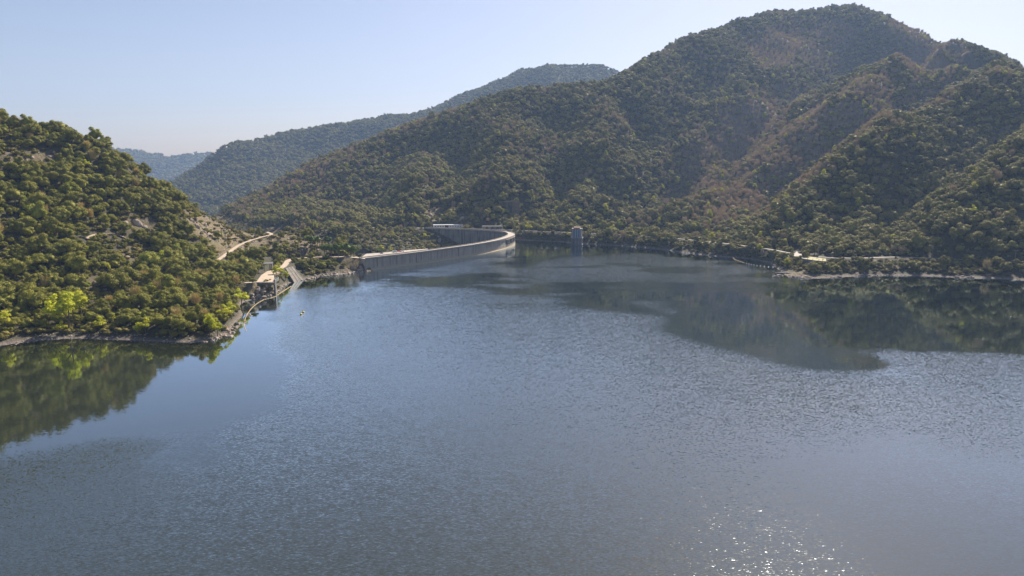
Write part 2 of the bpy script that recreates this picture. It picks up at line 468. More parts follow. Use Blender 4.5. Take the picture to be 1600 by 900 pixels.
def leaf_mat(name, c1, c2, c3, trans=0.25, far_k=(1.3, 1.2, 1.1)):
    """c1..c2 by plant, c3 patches inside the crown"""
    m, t, bs = mat_new(name)
    oi = t.nodes.new("ShaderNodeObjectInfo")
    nz = noise(t, obj_pos(t), 0.45, 2)
    col = ramp(t, oi.outputs["Random"], [(0.0, c1), (0.35, tuple((a + b_) / 2 for a, b_ in zip(c1, c2))), (0.7, c2), (0.86, tuple(k * q for k, q in zip(c2, (0.95, 0.9, 1.25)))), (1.0, tuple(k * q for k, q in zip(c2, (1.15, 1.35, 0.9))))])
    col = mixc(t, ramp(t, nz.outputs[0], [(0.42, 0.0), (0.66, 1.0)]), col, c3)
    big = noise(t, geo_pos(t), 0.012, 3)
    col = mixc(t, ramp(t, big.outputs[0], [(0.35, 0.0), (0.7, 0.45)]), col, tuple(k * 1.35 for k in c2))
    # foliage on the left bank is tinted yellower than on the mountain
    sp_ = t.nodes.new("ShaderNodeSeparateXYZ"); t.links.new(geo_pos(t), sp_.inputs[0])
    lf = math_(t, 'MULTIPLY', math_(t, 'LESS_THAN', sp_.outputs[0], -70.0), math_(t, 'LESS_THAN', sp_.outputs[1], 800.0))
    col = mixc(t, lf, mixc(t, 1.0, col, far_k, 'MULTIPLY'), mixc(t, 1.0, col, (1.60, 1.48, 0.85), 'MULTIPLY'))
    t.links.new(col, bs.inputs["Base Color"]); bs.inputs["Roughness"].default_value = 0.62
    bs.inputs["Specular IOR Level"].default_value = 0.2
    tr = t.nodes.new("ShaderNodeBsdfTranslucent"); t.links.new(col, tr.inputs[0])
    mx = t.nodes.new("ShaderNodeMixShader"); mx.inputs[0].default_value = trans
    t.links.new(bs.outputs[0], mx.inputs[1]); t.links.new(tr.outputs[0], mx.inputs[2])
    t.links.new(mx.outputs[0], t.nodes["Material Output"].inputs[0])
    return m

M = {}
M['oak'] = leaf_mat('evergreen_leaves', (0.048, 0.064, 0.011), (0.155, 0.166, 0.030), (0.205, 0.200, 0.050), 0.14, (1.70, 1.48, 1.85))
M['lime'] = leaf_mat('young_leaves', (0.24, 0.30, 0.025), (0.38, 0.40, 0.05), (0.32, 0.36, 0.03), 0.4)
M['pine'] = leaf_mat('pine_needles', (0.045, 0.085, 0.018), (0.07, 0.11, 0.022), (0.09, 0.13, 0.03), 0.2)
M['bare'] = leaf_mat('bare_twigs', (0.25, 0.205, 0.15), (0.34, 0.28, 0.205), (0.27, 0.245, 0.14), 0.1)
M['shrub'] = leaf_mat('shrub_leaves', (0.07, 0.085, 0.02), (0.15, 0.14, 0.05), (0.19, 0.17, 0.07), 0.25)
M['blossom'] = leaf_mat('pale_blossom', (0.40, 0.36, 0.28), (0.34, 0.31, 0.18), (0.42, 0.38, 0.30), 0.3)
M['bark'] = simple_mat('bark', (0.09, 0.07, 0.05), (0.17, 0.14, 0.11), 2.0)

# concrete of the dam: lift lines, vertical runs of dark seepage, a bleached band near the water
def concrete(name, c1, c2, stain, bleach=False, joints=0.0, local=False, dark=0.5):
    m, t, bs = mat_new(name)
    p = obj_pos(t) if local else geo_pos(t)
    n1 = noise(t, p, 0.12, 5, 0.6)
    n2 = noise(t, stretch(t, p, (0.45, 0.45, 0.035)), 1.0, 4, 0.6)
    n3 = noise(t, p, 1.1, 4, 0.7)
    col = mixc(t, ramp(t, n1.outputs[0], [(0.3, 0.0), (0.7, 1.0)]), c1, c2)
    col = mixc(t, ramp(t, n2.outputs[0], [(0.46, 0.0), (0.60, dark)]), col, stain)
    col = mixc(t, ramp(t, n3.outputs[0], [(0.35, 0.35), (0.6, 0.0)]), col, tuple(k * 0.6 for k in c1))
    sx = t.nodes.new("ShaderNodeSeparateXYZ"); t.links.new(p, sx.inputs[0])
    if joints:
        fr = math_(t, 'FRACT', math_(t, 'DIVIDE', sx.outputs[2], joints))
        ln = ramp(t, fr, [(0.0, 0.45), (0.06, 0.0), (0.94, 0.0), (1.0, 0.45)])
        col = mixc(t, ln, col, tuple(k * 0.45 for k in c1))
    if bleach:
        zz = math_(t, 'ADD', sx.outputs[2], math_(t, 'MULTIPLY', n3.outputs[0], 1.2))
        col = mixc(t, ramp(t, math_(t, 'DIVIDE', zz, 10.0), [(0.30, 1.0), (0.36, 0.0)]), col, (0.50, 0.42, 0.31))
    t.links.new(col, bs.inputs["Base Color"]); bs.inputs["Roughness"].default_value = 0.9
    return m
M['dam'] = concrete('weathered_concrete', (0.48, 0.425, 0.355), (0.60, 0.53, 0.44), (0.16, 0.145, 0.135), True, 1.9, dark=0.4)
M['dam_down'] = concrete('dark_weathered_concrete', (0.20, 0.195, 0.20), (0.31, 0.295, 0.28), (0.075, 0.08, 0.095), False, 2.4, dark=0.8)
M['pale_concrete'] = concrete('pale_concrete', (0.46, 0.41, 0.34), (0.56, 0.50, 0.42), (0.28, 0.25, 0.22), local=True)
M['towerc'] = concrete('grey_tower_concrete', (0.26, 0.25, 0.24), (0.36, 0.34, 0.32), (0.12, 0.12, 0.12), local=True)
M['tower_white'] = simple_mat('weathered_white', (0.40, 0.40, 0.40), (0.52, 0.51, 0.50), 0.8, 0.8)
M['rampc'] = concrete('stained_ramp_concrete', (0.22, 0.195, 0.165), (0.34, 0.30, 0.25), (0.10, 0.09, 0.075), local=True)
M['ledge'] = concrete('bleached_ledge', (0.55, 0.46, 0.32), (0.62, 0.54, 0.38), (0.40, 0.34, 0.22), local=False)
M['roadd'] = simple_mat('grey_roadway', (0.20, 0.18, 0.165), (0.30, 0.27, 0.24), 0.25, local=False)
M['asphalt'] = simple_mat('pale_roadway', (0.32, 0.285, 0.25), (0.42, 0.37, 0.32), 0.25, local=False)
M['dirt'] = simple_mat('dirt_track', (0.36, 0.28, 0.20), (0.50, 0.41, 0.30), 0.4, local=False)
M['white'] = simple_mat('white_paint', (0.62, 0.63, 0.64), (0.78, 0.78, 0.78), 0.8, 0.6)
M['dark'] = simple_mat('dark_opening', (0.02, 0.022, 0.026), (0.035, 0.035, 0.04), 1.0, 0.4)
M['glass'] = simple_mat('window_glass', (0.03, 0.04, 0.05), (0.05, 0.06, 0.07), 1.0, 0.12)
M['steel'] = simple_mat('galvanised_steel', (0.30, 0.31, 0.32), (0.42, 0.42, 0.42), 1.5, 0.45, metal=0.6)
M['rust'] = simple_mat('rusty_steel', (0.22, 0.09, 0.05), (0.32, 0.15, 0.09), 1.5, 0.8)
M['bluep'] = simple_mat('blue_shutter', (0.07, 0.17, 0.30), (0.11, 0.24, 0.38), 1.5, 0.5)
M['roofc'] = simple_mat('weathered_roof', (0.35, 0.24, 0.19), (0.48, 0.38, 0.32), 0.8, 0.9)
M['rock'] = simple_mat('pale_rock', (0.24, 0.19, 0.145), (0.50, 0.42, 0.34), 0.55, 0.95, 6, 0.6)
M['stone'] = simple_mat('old_masonry', (0.11, 0.09, 0.065), (0.20, 0.165, 0.12), 0.6, 0.95, 6, 0.5)
M['boom'] = simple_mat('orange_float', (0.38, 0.24, 0.07), (0.46, 0.32, 0.11), 2.0, 0.6)
M['yellow'] = simple_mat('yellow_buoy_plastic', (0.75, 0.55, 0.06), (0.80, 0.62, 0.12), 2.0, 0.45)
M['whitef'] = simple_mat('white_float', (0.60, 0.58, 0.48), (0.70, 0.66, 0.55), 2.0, 0.5)
M['redp'] = simple_mat('red_paint', (0.45, 0.03, 0.02), (0.52, 0.05, 0.03), 2.0, 0.35)
M['carw'] = simple_mat('white_car_paint', (0.72, 0.73, 0.74), (0.76, 0.76, 0.76), 2.0, 0.25)
M['rubber'] = simple_mat('rubber', (0.015, 0.015, 0.015), (0.03, 0.03, 0.03), 5.0, 0.9)
M['green'] = simple_mat('green_bronze', (0.12, 0.17, 0.15), (0.20, 0.24, 0.20), 2.0, 0.6)
M['grassp'] = simple_mat('dry_grass', (0.33, 0.30, 0.16), (0.44, 0.40, 0.24), 0.8, 0.95, local=False)
M['drift'] = simple_mat('driftwood', (0.34, 0.28, 0.21), (0.46, 0.39, 0.30), 2.0, 0.9)
M['wood'] = simple_mat('pole_wood', (0.20, 0.16, 0.13), (0.30, 0.25, 0.21), 2.0, 0.9)

# ------------------------------------------------------------------ ground
pxG, pyG = proj(XX, YY, ZZ)
# bare rock and soil areas seen on the left bank and along the shore (surface cover, baked per vertex)
rock_areas = [[(288, 330), (345, 335), (385, 352), (375, 385), (345, 405), (300, 372), (285, 350)], [(185, 340), (225, 338), (245, 352), (240, 366), (200, 360)],
              [(183, 400), (215, 383), (232, 392), (215, 410), (190, 418)], [(140, 435), (155, 430), (165, 470), (150, 480)], [(60, 195), (72, 190), (75, 203), (60, 206)],
              [(118, 198), (132, 198), (132, 222), (120, 222)], [(40, 238), (85, 236), (85, 252), (40, 254)], [(0, 236), (28, 238), (25, 262), (0, 260)],
              [(380, 355), (430, 355), (520, 372), (500, 398), (440, 400), (375, 400)], [(385, 440), (432, 440), (432, 470), (380, 472)], [(538, 402), (580, 402), (580, 426), (538, 432)],
              [(1368, 404), (1374, 404), (1388, 428), (1383, 428)], [(1205, 424), (1262, 424), (1262, 436), (1205, 436)], [(665, 325), (690, 325), (690, 345), (665, 345)],
              [(712, 335), (735, 335), (735, 350), (712, 350)]]
rockv = np.zeros_like(ZZ)
for a in rock_areas: rockv = np.maximum(rockv, inpoly(pxG, pyG, a).astype(float))
def blur(a, n_):
    for _ in range(n_):
        a = (a + np.roll(a, 1, 0) + np.roll(a, -1, 0) + np.roll(a, 1, 1) + np.roll(a, -1, 1)) / 5
    return a
rock_soft = blur(rockv, 2)
DOWN = inpoly(XX, YY, [tuple(q[:2]) for q in dam_line] + [W(500, 345, CR)[:2], W(300, 345, CR)[:2], (-900, 1500), (-900, 760), (-330, 740), W(540, 398, CR)[:2]])
bare_areas = [[(1040, 335), (1100, 265), (1230, 195), (1330, 140), (1440, 75), (1500, 70), (1500, 120), (1470, 165), (1380, 200), (1320, 235), (1250, 300), (1190, 345), (1120, 350), (1085, 330)],
              [(1160, 70), (1230, 40), (1300, 30), (1350, 40), (1330, 90), (1260, 110), (1190, 110)], [(1120, 180), (1220, 130), (1260, 150), (1180, 230), (1110, 260)],
              [(1090, 215), (1160, 190), (1170, 240), (1080, 290), (1060, 270)], [(1360, 25), (1440, 45), (1460, 70), (1380, 60)]]
barev = np.zeros_like(ZZ)
for a in bare_areas: barev = np.maximum(barev, inpoly(pxG, pyG, a).astype(float))
bare_soft = blur(barev, 40)
M_g, t, bs = mat_new('hillside_ground')
p = geo_pos(t)
sx = t.nodes.new("ShaderNodeSeparateXYZ"); t.links.new(p, sx.inputs[0])
na = noise(t, p, 0.05, 6, 0.6); nb = noise(t, p, 0.5, 5, 0.65); nc = noise(t, stretch(t, p, (1, 1, 0.35)), 0.28, 6, 0.7)
soil = mixc(t, ramp(t, nb.outputs[0], [(0.35, 0.0), (0.65, 1.0)]), (0.040, 0.036, 0.018), (0.095, 0.078, 0.045))
soil = mixc(t, ramp(t, na.outputs[0], [(0.40, 0.0), (0.62, 0.8)]), soil, (0.040, 0.046, 0.016))
rockc = mixc(t, ramp(t, nc.outputs[0], [(0.36, 0.0), (0.56, 0.35), (0.72, 1.0)]), (0.14, 0.085, 0.045), (0.44, 0.34, 0.24))
nf = noise(t, p, 1.6, 4, 0.7)
rockc = mixc(t, ramp(t, nf.outputs[0], [(0.42, 0.7), (0.6, 0.0)]), rockc, (0.10, 0.075, 0.045))
rockc = mixc(t, ramp(t, nb.outputs[0], [(0.46, 0.0), (0.56, 0.85)]), rockc, (0.12, 0.115, 0.035))
at = t.nodes.new("ShaderNodeAttribute"); at.attribute_name = "rock"
atb = t.nodes.new('ShaderNodeAttribute'); atb.attribute_name = 'bare'
soil = mixc(t, atb.outputs['Fac'], soil, mixc(t, nb.outputs[0], (0.15, 0.12, 0.085), (0.27, 0.215, 0.155)))
col = mixc(t, at.outputs["Fac"], soil, rockc)
atw = t.nodes.new('ShaderNodeAttribute'); atw.attribute_name = 'wet'
zz = math_(t, 'ADD', sx.outputs[2], math_(t, 'MULTIPLY', math_(t, 'SUBTRACT', nb.outputs[0], 0.5), 5.0))
shorec = mixc(t, ramp(t, nb.outputs[0], [(0.35, 0.0), (0.65, 1.0)]), (0.10, 0.08, 0.065), (0.27, 0.22, 0.18))
col = mixc(t, math_(t, 'MULTIPLY', ramp(t, math_(t, 'DIVIDE', zz, 10.0), [(0.02, 1.0), (0.16, 0.0)]), atw.outputs['Fac']), col, shorec)
t.links.new(col, bs.inputs["Base Color"]); bs.inputs["Roughness"].default_value = 0.95
bp = t.nodes.new("ShaderNodeBump"); bp.inputs["Strength"].default_value = 0.8; bp.inputs["Distance"].default_value = 2.5
t.links.new(nc.outputs[0], bp.inputs["Height"]); t.links.new(bp.outputs[0], bs.inputs["Normal"])
M['ground'] = M_g
g = obj('terrain', grid_mesh('terrain', gx, gy, ZZ, None, {'rock': rock_soft, 'bare': bare_soft, 'wet': 1.0 - DOWN.astype(float)}), M['ground'])
kind(g, 'structure')

# ------------------------------------------------------------------ far ridges
def far_land(name, pts, x0, x1, y0, y1, step, amp, seed):
    c = np.array(pts, float)
    m_ = len(c); B = np.zeros((m_ + 3, m_ + 3))
    ph = lambda dx, dy: np.sqrt(dx * dx + dy * dy + 60.0 ** 2)
    B[:m_, :m_] = ph(c[:, 0][:, None] - c[:, 0][None], c[:, 1][:, None] - c[:, 1][None])
    B[:m_, m_] = B[m_, :m_] = 1; B[:m_, m_ + 1] = B[m_ + 1, :m_] = c[:, 0] / 1000; B[:m_, m_ + 2] = B[m_ + 2, :m_] = c[:, 1] / 1000
    q = np.linalg.solve(B, np.concatenate([c[:, 2], np.zeros(3)]))
    xs = np.arange(x0, x1 + 1, step); ys = np.arange(y0, y1 + 1, step)
    X, Y = np.meshgrid(xs, ys)
    xf, yf = X.ravel(), Y.ravel(); z = np.empty(len(xf))
    for s in range(0, len(xf), 20000):
        a, b_ = xf[s:s + 20000], yf[s:s + 20000]
        z[s:s + 20000] = ph(a[:, None] - c[:, 0], b_[:, None] - c[:, 1]) @ q[:m_] + q[m_] + q[m_ + 1] * a / 1000 + q[m_ + 2] * b_ / 1000
    z = z.reshape(X.shape)
    z = z + fbm(X, Y, 420, 5, seed, ridged=True) * amp + fbm(X, Y, 90, 3, seed + 5) * amp * 0.2
    o = kind(obj(name, grid_mesh(name, xs, ys, z), M['far_ground']), 'structure')
    return xs, ys, z, o

m, t, bs = mat_new('far_hillside')
p = geo_pos(t); na = noise(t, p, 0.004, 7, 0.6); nb = noise(t, p, 0.06, 4, 0.7)
col = mixc(t, ramp(t, na.outputs[0], [(0.4, 0.0), (0.6, 1.0)]), (0.04, 0.045, 0.02), (0.07, 0.065, 0.035))
col = mixc(t, ramp(t, nb.outputs[0], [(0.55, 0.0), (0.75, 0.8)]), col, (0.10, 0.085, 0.06))
t.links.new(col, bs.inputs["Base Color"]); bs.inputs["Roughness"].default_value = 0.95
M['far_ground'] = m

pts = []
for (px, py, D) in [(150, 350, 2900), (230, 312, 2900), (270, 284, 2900), (305, 262, 2950), (340, 236, 3000), (375, 222, 3050), (400, 215, 3100), (440, 206, 3150), (480, 196, 3200), (510, 195, 3250), (540, 191, 3300), (590, 182, 3350), (640, 175, 3400),
                    (700, 157, 3450), (760, 130, 3500), (800, 113, 3550), (832, 105, 3600), (880, 104, 3600), (930, 105, 3600), (960, 113, 3600), (1100, 150, 3600), (1400, 180, 3600)]:
    x, y, z = P(px, py, D); pts.append((x, y, z - 25)); pts.append((x, y + 500, z - 230)); pts.append((x, y + 1000, z - 330))
for (px, py, D) in [(270, 310, 2700), (330, 322, 2500), (340, 280, 2750), (400, 290, 2600), (430, 250, 2900), (480, 235, 3000), (560, 215, 3100), (600, 205, 3150), (700, 180, 3250), (800, 150, 3300), (400, 330, 2350), (600, 300, 2300), (900, 150, 3200), (800, 250, 2600), (1000, 250, 2700), (1300, 300, 2700), (200, 350, 2600)]:
    x, y, z = P(px, py, D); pts.append((x, y, z - 15))
F1 = far_land('middle_ridge', pts, -2400, 1600, 2300, 4600, 22, 34, 50)
pts = []
for (px, py, D) in [(60, 260, 6000), (140, 230, 6000), (205, 237, 6000), (250, 242, 6000), (275, 247, 6000), (300, 246, 6000), (325, 243, 6000), (380, 255, 6000), (500, 260, 6000)]:
    x, y, z = P(px, py, D); pts.append((x, y, z - 15)); pts.append((x, y + 800, z - 250))
for (px, py, D) in [(100, 320, 5000), (250, 285, 5200), (300, 300, 5000), (400, 320, 5000), (200, 270, 5500), (500, 340, 5000)]:
    x, y, z = P(px, py, D); pts.append((x, y, z))
F2 = far_land('distant_ridge', pts, -5200, -1200, 4700, 7000, 40, 40, 80)

# ------------------------------------------------------------------ dam geometry in plan
dl = np.array([(q[0], q[1]) for q in dam_line])
tan = np.gradient(dl, axis=0); tan /= np.linalg.norm(tan, axis=1)[:, None]
nrm = np.stack([tan[:, 1], -tan[:, 0]], 1)          # points to the lake side
seglen = np.concatenate([[0], np.cumsum(np.linalg.norm(np.diff(dl, axis=0), axis=1))])

def sweep(name, profile, mat, i0=0, i1=None, closed=True, parent=None, flare=None):
    """profile: list of (offset towards the lake, z) swept along the dam line"""
    i1 = len(dl) if i1 is None else i1
    k = len(profile); v = []; f = []
    for i in range(i0, i1):
        for (o, z) in profile:
            oo = o + (flare(i, o, z) if flare else 0)
            v.append((dl[i, 0] + nrm[i, 0] * oo, dl[i, 1] + nrm[i, 1] * oo, z))
    nn = i1 - i0
    for i in range(nn - 1):
        for j in range(k if closed else k - 1):
            a, b_ = i * k + j, i * k + (j + 1) % k
            f.append((a, b_, b_ + k, a + k))
    if closed: f += [tuple(range(k))[::-1], tuple((nn - 1) * k + j for j in range(k))]
    me = new_mesh(name, v, f)
    bm = bmesh.new(); bm.from_mesh(me); bmesh.ops.recalc_face_normals(bm, faces=bm.faces[:]); bm.to_mesh(me); bm.free()
    return obj(name, me, mat, parent)

# ------------------------------------------------------------------ water
wx = np.arange(-900, 1500.1, 4.0); wy = np.concatenate([np.arange(-400, 100, 10.0), np.arange(100, 1260, 4.0)])
WXX, WYY = np.meshgrid(wx, wy)
wpx, wpy = proj(WXX, WYY, 0 * WXX)
wpx = np.where(WYY < 60, 5000, wpx)
wn = fbm(WXX, WYY, 60, 4, 77)
wpxn = wpx + fbm(WXX * .4, WYY, 40, 5, 77, gain=.6) * 34; wpyn = wpy + fbm(WXX * .3, WYY * 1.2, 22, 5, 78, gain=.6) * 6.5
def band(poly, soft=2):
    return blur(inpoly(wpxn, wpyn, poly).astype(float), soft)
# wind on the water: 1 = ruffled, 0 = glassy
ruff = np.ones_like(WXX)
calm_left = [(-900, 460), (380, 455), (470, 432), (505, 432), (490, 450), (450, 480), (425, 560), (410, 640), (330, 660), (300, 680), (180, 690), (-20, 740), (-900, 900)]
calm_right = [(775, 452), (850, 446), (900, 444), (1000, 449), (1130, 452), (1225, 448), (1235, 436), (1600, 430), (2600, 430), (2600, 900), (1700, 650), (1560, 612), (1420, 600), (1300, 592), (1190, 582), (1090, 540), (1040, 500), (980, 495), (900, 480), (850, 465)]
calm_far = [(812, 360), (1000, 362), (1240, 392), (1228, 434), (1160, 412), (1040, 399), (930, 396), (870, 400), (820, 412), (760, 414), (800, 392)]
calm_low = [(1180, 690), (1350, 650), (1460, 680), (1560, 720), (2300, 900), (2300, 1100), (1480, 1100), (1360, 860), (1270, 760)]
semi = [calm_left, calm_right, calm_far]
ruff *= 1 - band(calm_left, 5) * 0.97
ruff *= 1 - band(calm_right, 12) * 0.98
ruff *= 1 - band(calm_far, 4) * 0.86
ruff *= 1 - band(calm_low, 30) * 0.55
for poly in ([(1362, 561), (1400, 552), (1450, 556), (1470, 549), (1540, 554), (1640, 572), (2100, 640), (2100, 830), (1500, 700), (1380, 640), (1290, 618), (1230, 603), (1300, 596), (1400, 588), (1425, 576)],
             [(965, 472), (1000, 470), (1060, 480), (1090, 492), (1060, 502), (1010, 487)], [(815, 452), (870, 446), (900, 456), (895, 462), (840, 462)], [(935, 461), (960, 462), (955, 466)],
             [(285, 594), (302, 593), (300, 597)]):
    ruff = np.maximum(ruff, band(poly, 3) * 0.85)
for poly in ([(590, 440), (640, 428), (690, 425), (780, 430), (800, 437), (720, 440), (650, 447)], [(510, 460), (560, 452), (600, 448), (600, 451), (560, 457), (520, 463)],
             [(290, 662), (330, 655), (345, 700), (370, 720), (330, 735), (240, 725), (270, 700)]):
    ruff = ruff * (1 - band(poly, 2) * 0.7)
streak = fbm(WXX * 0.30 + WYY * 0.12, WYY, 34, 4, 90)
lanes = smooth(.28, .75, fbm(WXX * .22 + WYY * .1, WYY, 20, 4, 95)) * band(calm_right, 4)
ruff = np.maximum(ruff, lanes * .20)
ruff = np.clip(ruff * (1 + 0.34 * fbm(WXX * .7, WYY, 150, 4, 91)) * (1 - .22 * smooth(280, 170, WYY)) * (1 - 0.75 * smooth(400, 650, WYY) * smooth(0.05, 0.35, streak)), 0, 1.3)
# the lake stops at the dam: no water on the downstream side
cxm = (WXX[:-1, :-1] + WXX[1:, 1:]) / 2; cym = (WYY[:-1, :-1] + WYY[1:, 1:]) / 2
down_poly = [tuple(q) for q in dl] + [W(500, 345, CR)[:2], W(300, 345, CR)[:2], (-900, 1500), (-900, 760), (-330, 740), W(540, 398, CR)[:2]]
wmask = ~inpoly(cxm, cym, down_poly)
wmask &= ~((cxm < -250) & (cym > 850))
m, t, bs = mat_new('lake_water')
at = t.nodes.new("ShaderNodeAttribute"); at.attribute_name = "ruffle"
p = geo_pos(t)
def slope_noise(scale, st, det, rot):
    mp = t.nodes.new("ShaderNodeMapping"); mp.inputs["Scale"].default_value = st; mp.inputs["Rotation"].default_value = (0, 0, R(rot))
    t.links.new(p, mp.inputs["Vector"])
    nz = noise(t, mp.outputs[0], scale, det, 0.6)
    vm = t.nodes.new("ShaderNodeVectorMath"); vm.operation = 'SUBTRACT'; t.links.new(nz.outputs["Color"], vm.inputs[0]); vm.inputs[1].default_value = (0.5, 0.5, 0.5)
    return vm.outputs[0]
def vscale(v, s):
    vm = t.nodes.new("ShaderNodeVectorMath"); vm.operation = 'SCALE'; t.links.new(v, vm.inputs[0])
    if hasattr(s, "is_linked"): t.links.new(s, vm.inputs[3])
    else: vm.inputs[3].default_value = s
    return vm.outputs[0]
def vadd(a, b_):
    vm = t.nodes.new("ShaderNodeVectorMath"); vm.operation = 'ADD'; t.links.new(a, vm.inputs[0])
    if hasattr(b_, "is_linked"): t.links.new(b_, vm.inputs[1])
    else: vm.inputs[1].default_value = b_
    return vm.outputs[0]
s1 = slope_noise(2.0, (0.5, 1.45, 1), 2, 14)
s2 = slope_noise(0.4, (0.6, 1.1, 1), 2, 8)
s3 = slope_noise(0.5, (0.35, 1.5, 1), 1, -4)
ruf = vadd(vscale(s1, 0.72), vscale(s2, 0.14))
sl_ = vadd(vscale(ruf, at.outputs["Fac"]), vscale(s3, 0.012))
flat = t.nodes.new("ShaderNodeVectorMath"); flat.operation = 'MULTIPLY'; t.links.new(sl_, flat.inputs[0]); flat.inputs[1].default_value = (1, 1, 0)
nn_ = vadd(flat.outputs[0], (0, 0, 1))
nz_ = t.nodes.new("ShaderNodeVectorMath"); nz_.operation = 'NORMALIZE'; t.links.new(nn_, nz_.inputs[0])
t.nodes.remove(bs)
df = t.nodes.new("ShaderNodeBsdfDiffuse"); df.inputs[0].default_value = (0.025, 0.029, 0.018, 1)
gl = t.nodes.new("ShaderNodeBsdfGlossy"); gl.inputs[0].default_value = (0.82, 0.925, 1.0, 1)
fr = t.nodes.new("ShaderNodeFresnel"); fr.inputs[0].default_value = 1.34
t.links.new(nz_.outputs[0], gl.inputs["Normal"]); t.links.new(nz_.outputs[0], fr.inputs["Normal"])
t.links.new(math_(t, 'MULTIPLY_ADD', at.outputs["Fac"], 0.065, c=0.025), gl.inputs["Roughness"])
ms = t.nodes.new("ShaderNodeMixShader"); t.links.new(math_(t, 'MULTIPLY', fr.outputs[0], 2.5, True), ms.inputs[0])
t.links.new(df.outputs[0], ms.inputs[1]); t.links.new(gl.outputs[0], ms.inputs[2]); t.links.new(ms.outputs[0], t.nodes["Material Output"].inputs[0])
M['water'] = m
wo = kind(obj('lake_water', grid_mesh('lake_water', wx, wy, 0 * WXX, wmask, {'ruffle': ruff}), M['water']), 'structure')

# ------------------------------------------------------------------ haze: one closed box of even thin air
mb = MB(); mb.box(-6000, 4200, -600, 7400, -420, 900)
m = bpy.data.materials.new('thin_air'); m.use_nodes = True; t = m.node_tree
for nd in list(t.nodes):
    if nd.type != 'OUTPUT_MATERIAL': t.nodes.remove(nd)
pv = t.nodes.new("ShaderNodeVolumePrincipled")
pv.inputs["Color"].default_value = (0.42, 0.62, 1.0, 1); pv.inputs["Density"].default_value = 0.000075; pv.inputs["Anisotropy"].default_value = 0.2
t.links.new(pv.outputs[0], t.nodes["Material Output"].inputs["Volume"])
kind(mb.build('haze', m), 'stuff')
#@@OBJECTS
# ------------------------------------------------------------------ roads (ribbons laid on the levelled land)
def ribbon(name, line, wd, mat, lift=0.06, extra=None):
    q = np.array(line); tg = np.gradient(q[:, :2], axis=0); tg /= np.linalg.norm(tg, axis=1)[:, None]
    nr = np.stack([-tg[:, 1], tg[:, 0]], 1)
    mbx = MB(); v = []; k = len(q)
    for i in range(k):
        wi = wd[i] if isinstance(wd, (list, np.ndarray)) else wd
        for s_, dz in ((1, -0.6), (1, 0), (-1, 0), (-1, -0.6)):
            v.append((q[i, 0] + nr[i, 0] * wi * s_, q[i, 1] + nr[i, 1] * wi * s_, q[i, 2] + lift + dz))
    f = [(i * 4 + j, (i + 1) * 4 + j, (i + 1) * 4 + j + 1, i * 4 + j + 1) for i in range(k - 1) for j in range(3)]
    mbx.add(v, f)
    return kind(mbx.build(name, mat), 'structure')
ribbon('shore_road', shore_road, 2.6, M['roadd'])
ribbon('valley_road', far_road, 3.2, M['asphalt'])
ribbon('access_road', left_road, 2.6, M['dirt'])
ribbon('dirt_road', dirt_road, 1.8, M['dirt'])
ut = []
for q in [(133, 375), (150, 369.5), (165, 368.5), (182, 369), (198, 374)]:
    ut.append(hit(*q))
ut = [(a, b_, c + 0.6) for a, b_, c in ut]
ribbon('hillside_track', spline(ut, 5), 1.9, M['dirt'])
h2 = [hit(x, y) for x, y in [(300, 372), (318, 375), (345, 373), (372, 372)]]
ribbon('rocky_track', spline([(a, b_, c + 0.4) for a, b_, c in h2], 5), 1.3, M['dirt'])

# parking apron and boat-ramp yard on the left bank
def slab(name, pix, z, mat, th=1.0):
    mbx = MB(); top = [W(px, py, z) for px, py in pix]; k = len(top)
    v = top + [(a, b_, z - th) for a, b_, _ in top]
    mbx.add(v, [tuple(range(k)), tuple(range(k, 2 * k))[::-1]] + [(i, i + k, (i + 1) % k + k, (i + 1) % k) for i in range(k)])
    o = mbx.build(name, mat)
    bm = bmesh.new(); bm.from_mesh(o.data); bmesh.ops.recalc_face_normals(bm, faces=bm.faces[:]); bm.to_mesh(o.data); bm.free()
    return o

# ------------------------------------------------------------------ the arch dam
dam = empty('arch_dam', (0, 0, 0), 'long curved concrete arch dam holding back the lake, with a road along its crest', 'dam')
def flare(i, o, z):
    s_ = seglen[i] / seglen[-1]
    tip = math.exp(-((s_ - 0.56) / 0.10) ** 2)
    return tip * (2.4 * max(0, min(1, (3.5 - z) / 3.5)) if (o > 0 and z < 6) else 0)
n_d = len(dl)
T = 4.0
sweep('wall', [(-T, CR - 0.9), (-T, -4), (-T - 1.5, -62), (T + 1, -62), (T + 0.2, -4), (T, 1.5), (T, CR - 0.9)], M['dam'], parent=dam, flare=flare)
# slightly proud downstream skin, in darker concrete than the lake face
sweep('downstream_face', [(-T - 0.02, CR - 1.0), (-T - 0.35, CR - 1.3), (-T - 0.6, -8), (-T - 2.0, -61), (-T + 0.5, -61), (-T + 0.5, CR - 1.0)], M['dam_down'], parent=dam)
sweep('road_deck', [(-T - 0.9, CR), (-T - 0.9, CR - 0.85), (T + 0.9, CR - 0.85), (T + 0.9, CR)], M['asphalt'], parent=dam)
for s_ in (1, -1):
    sweep('parapet', [(s_ * (T + 0.6), CR + 0.003), (s_ * (T + 0.6), CR + 1.0), (s_ * (T + 0.9), CR + 1.0), (s_ * (T + 0.9), CR + 0.003)], M['dam'], parent=dam)
sweep('waterline_ledge', [(T - 0.5, 0.9), (T + 1.7, 0.7), (T + 2.2, -2), (T - 0.5, -2)], M['ledge'], i0=2, i1=int(n_d * 0.52), parent=dam)
rr0 = random.Random(3)
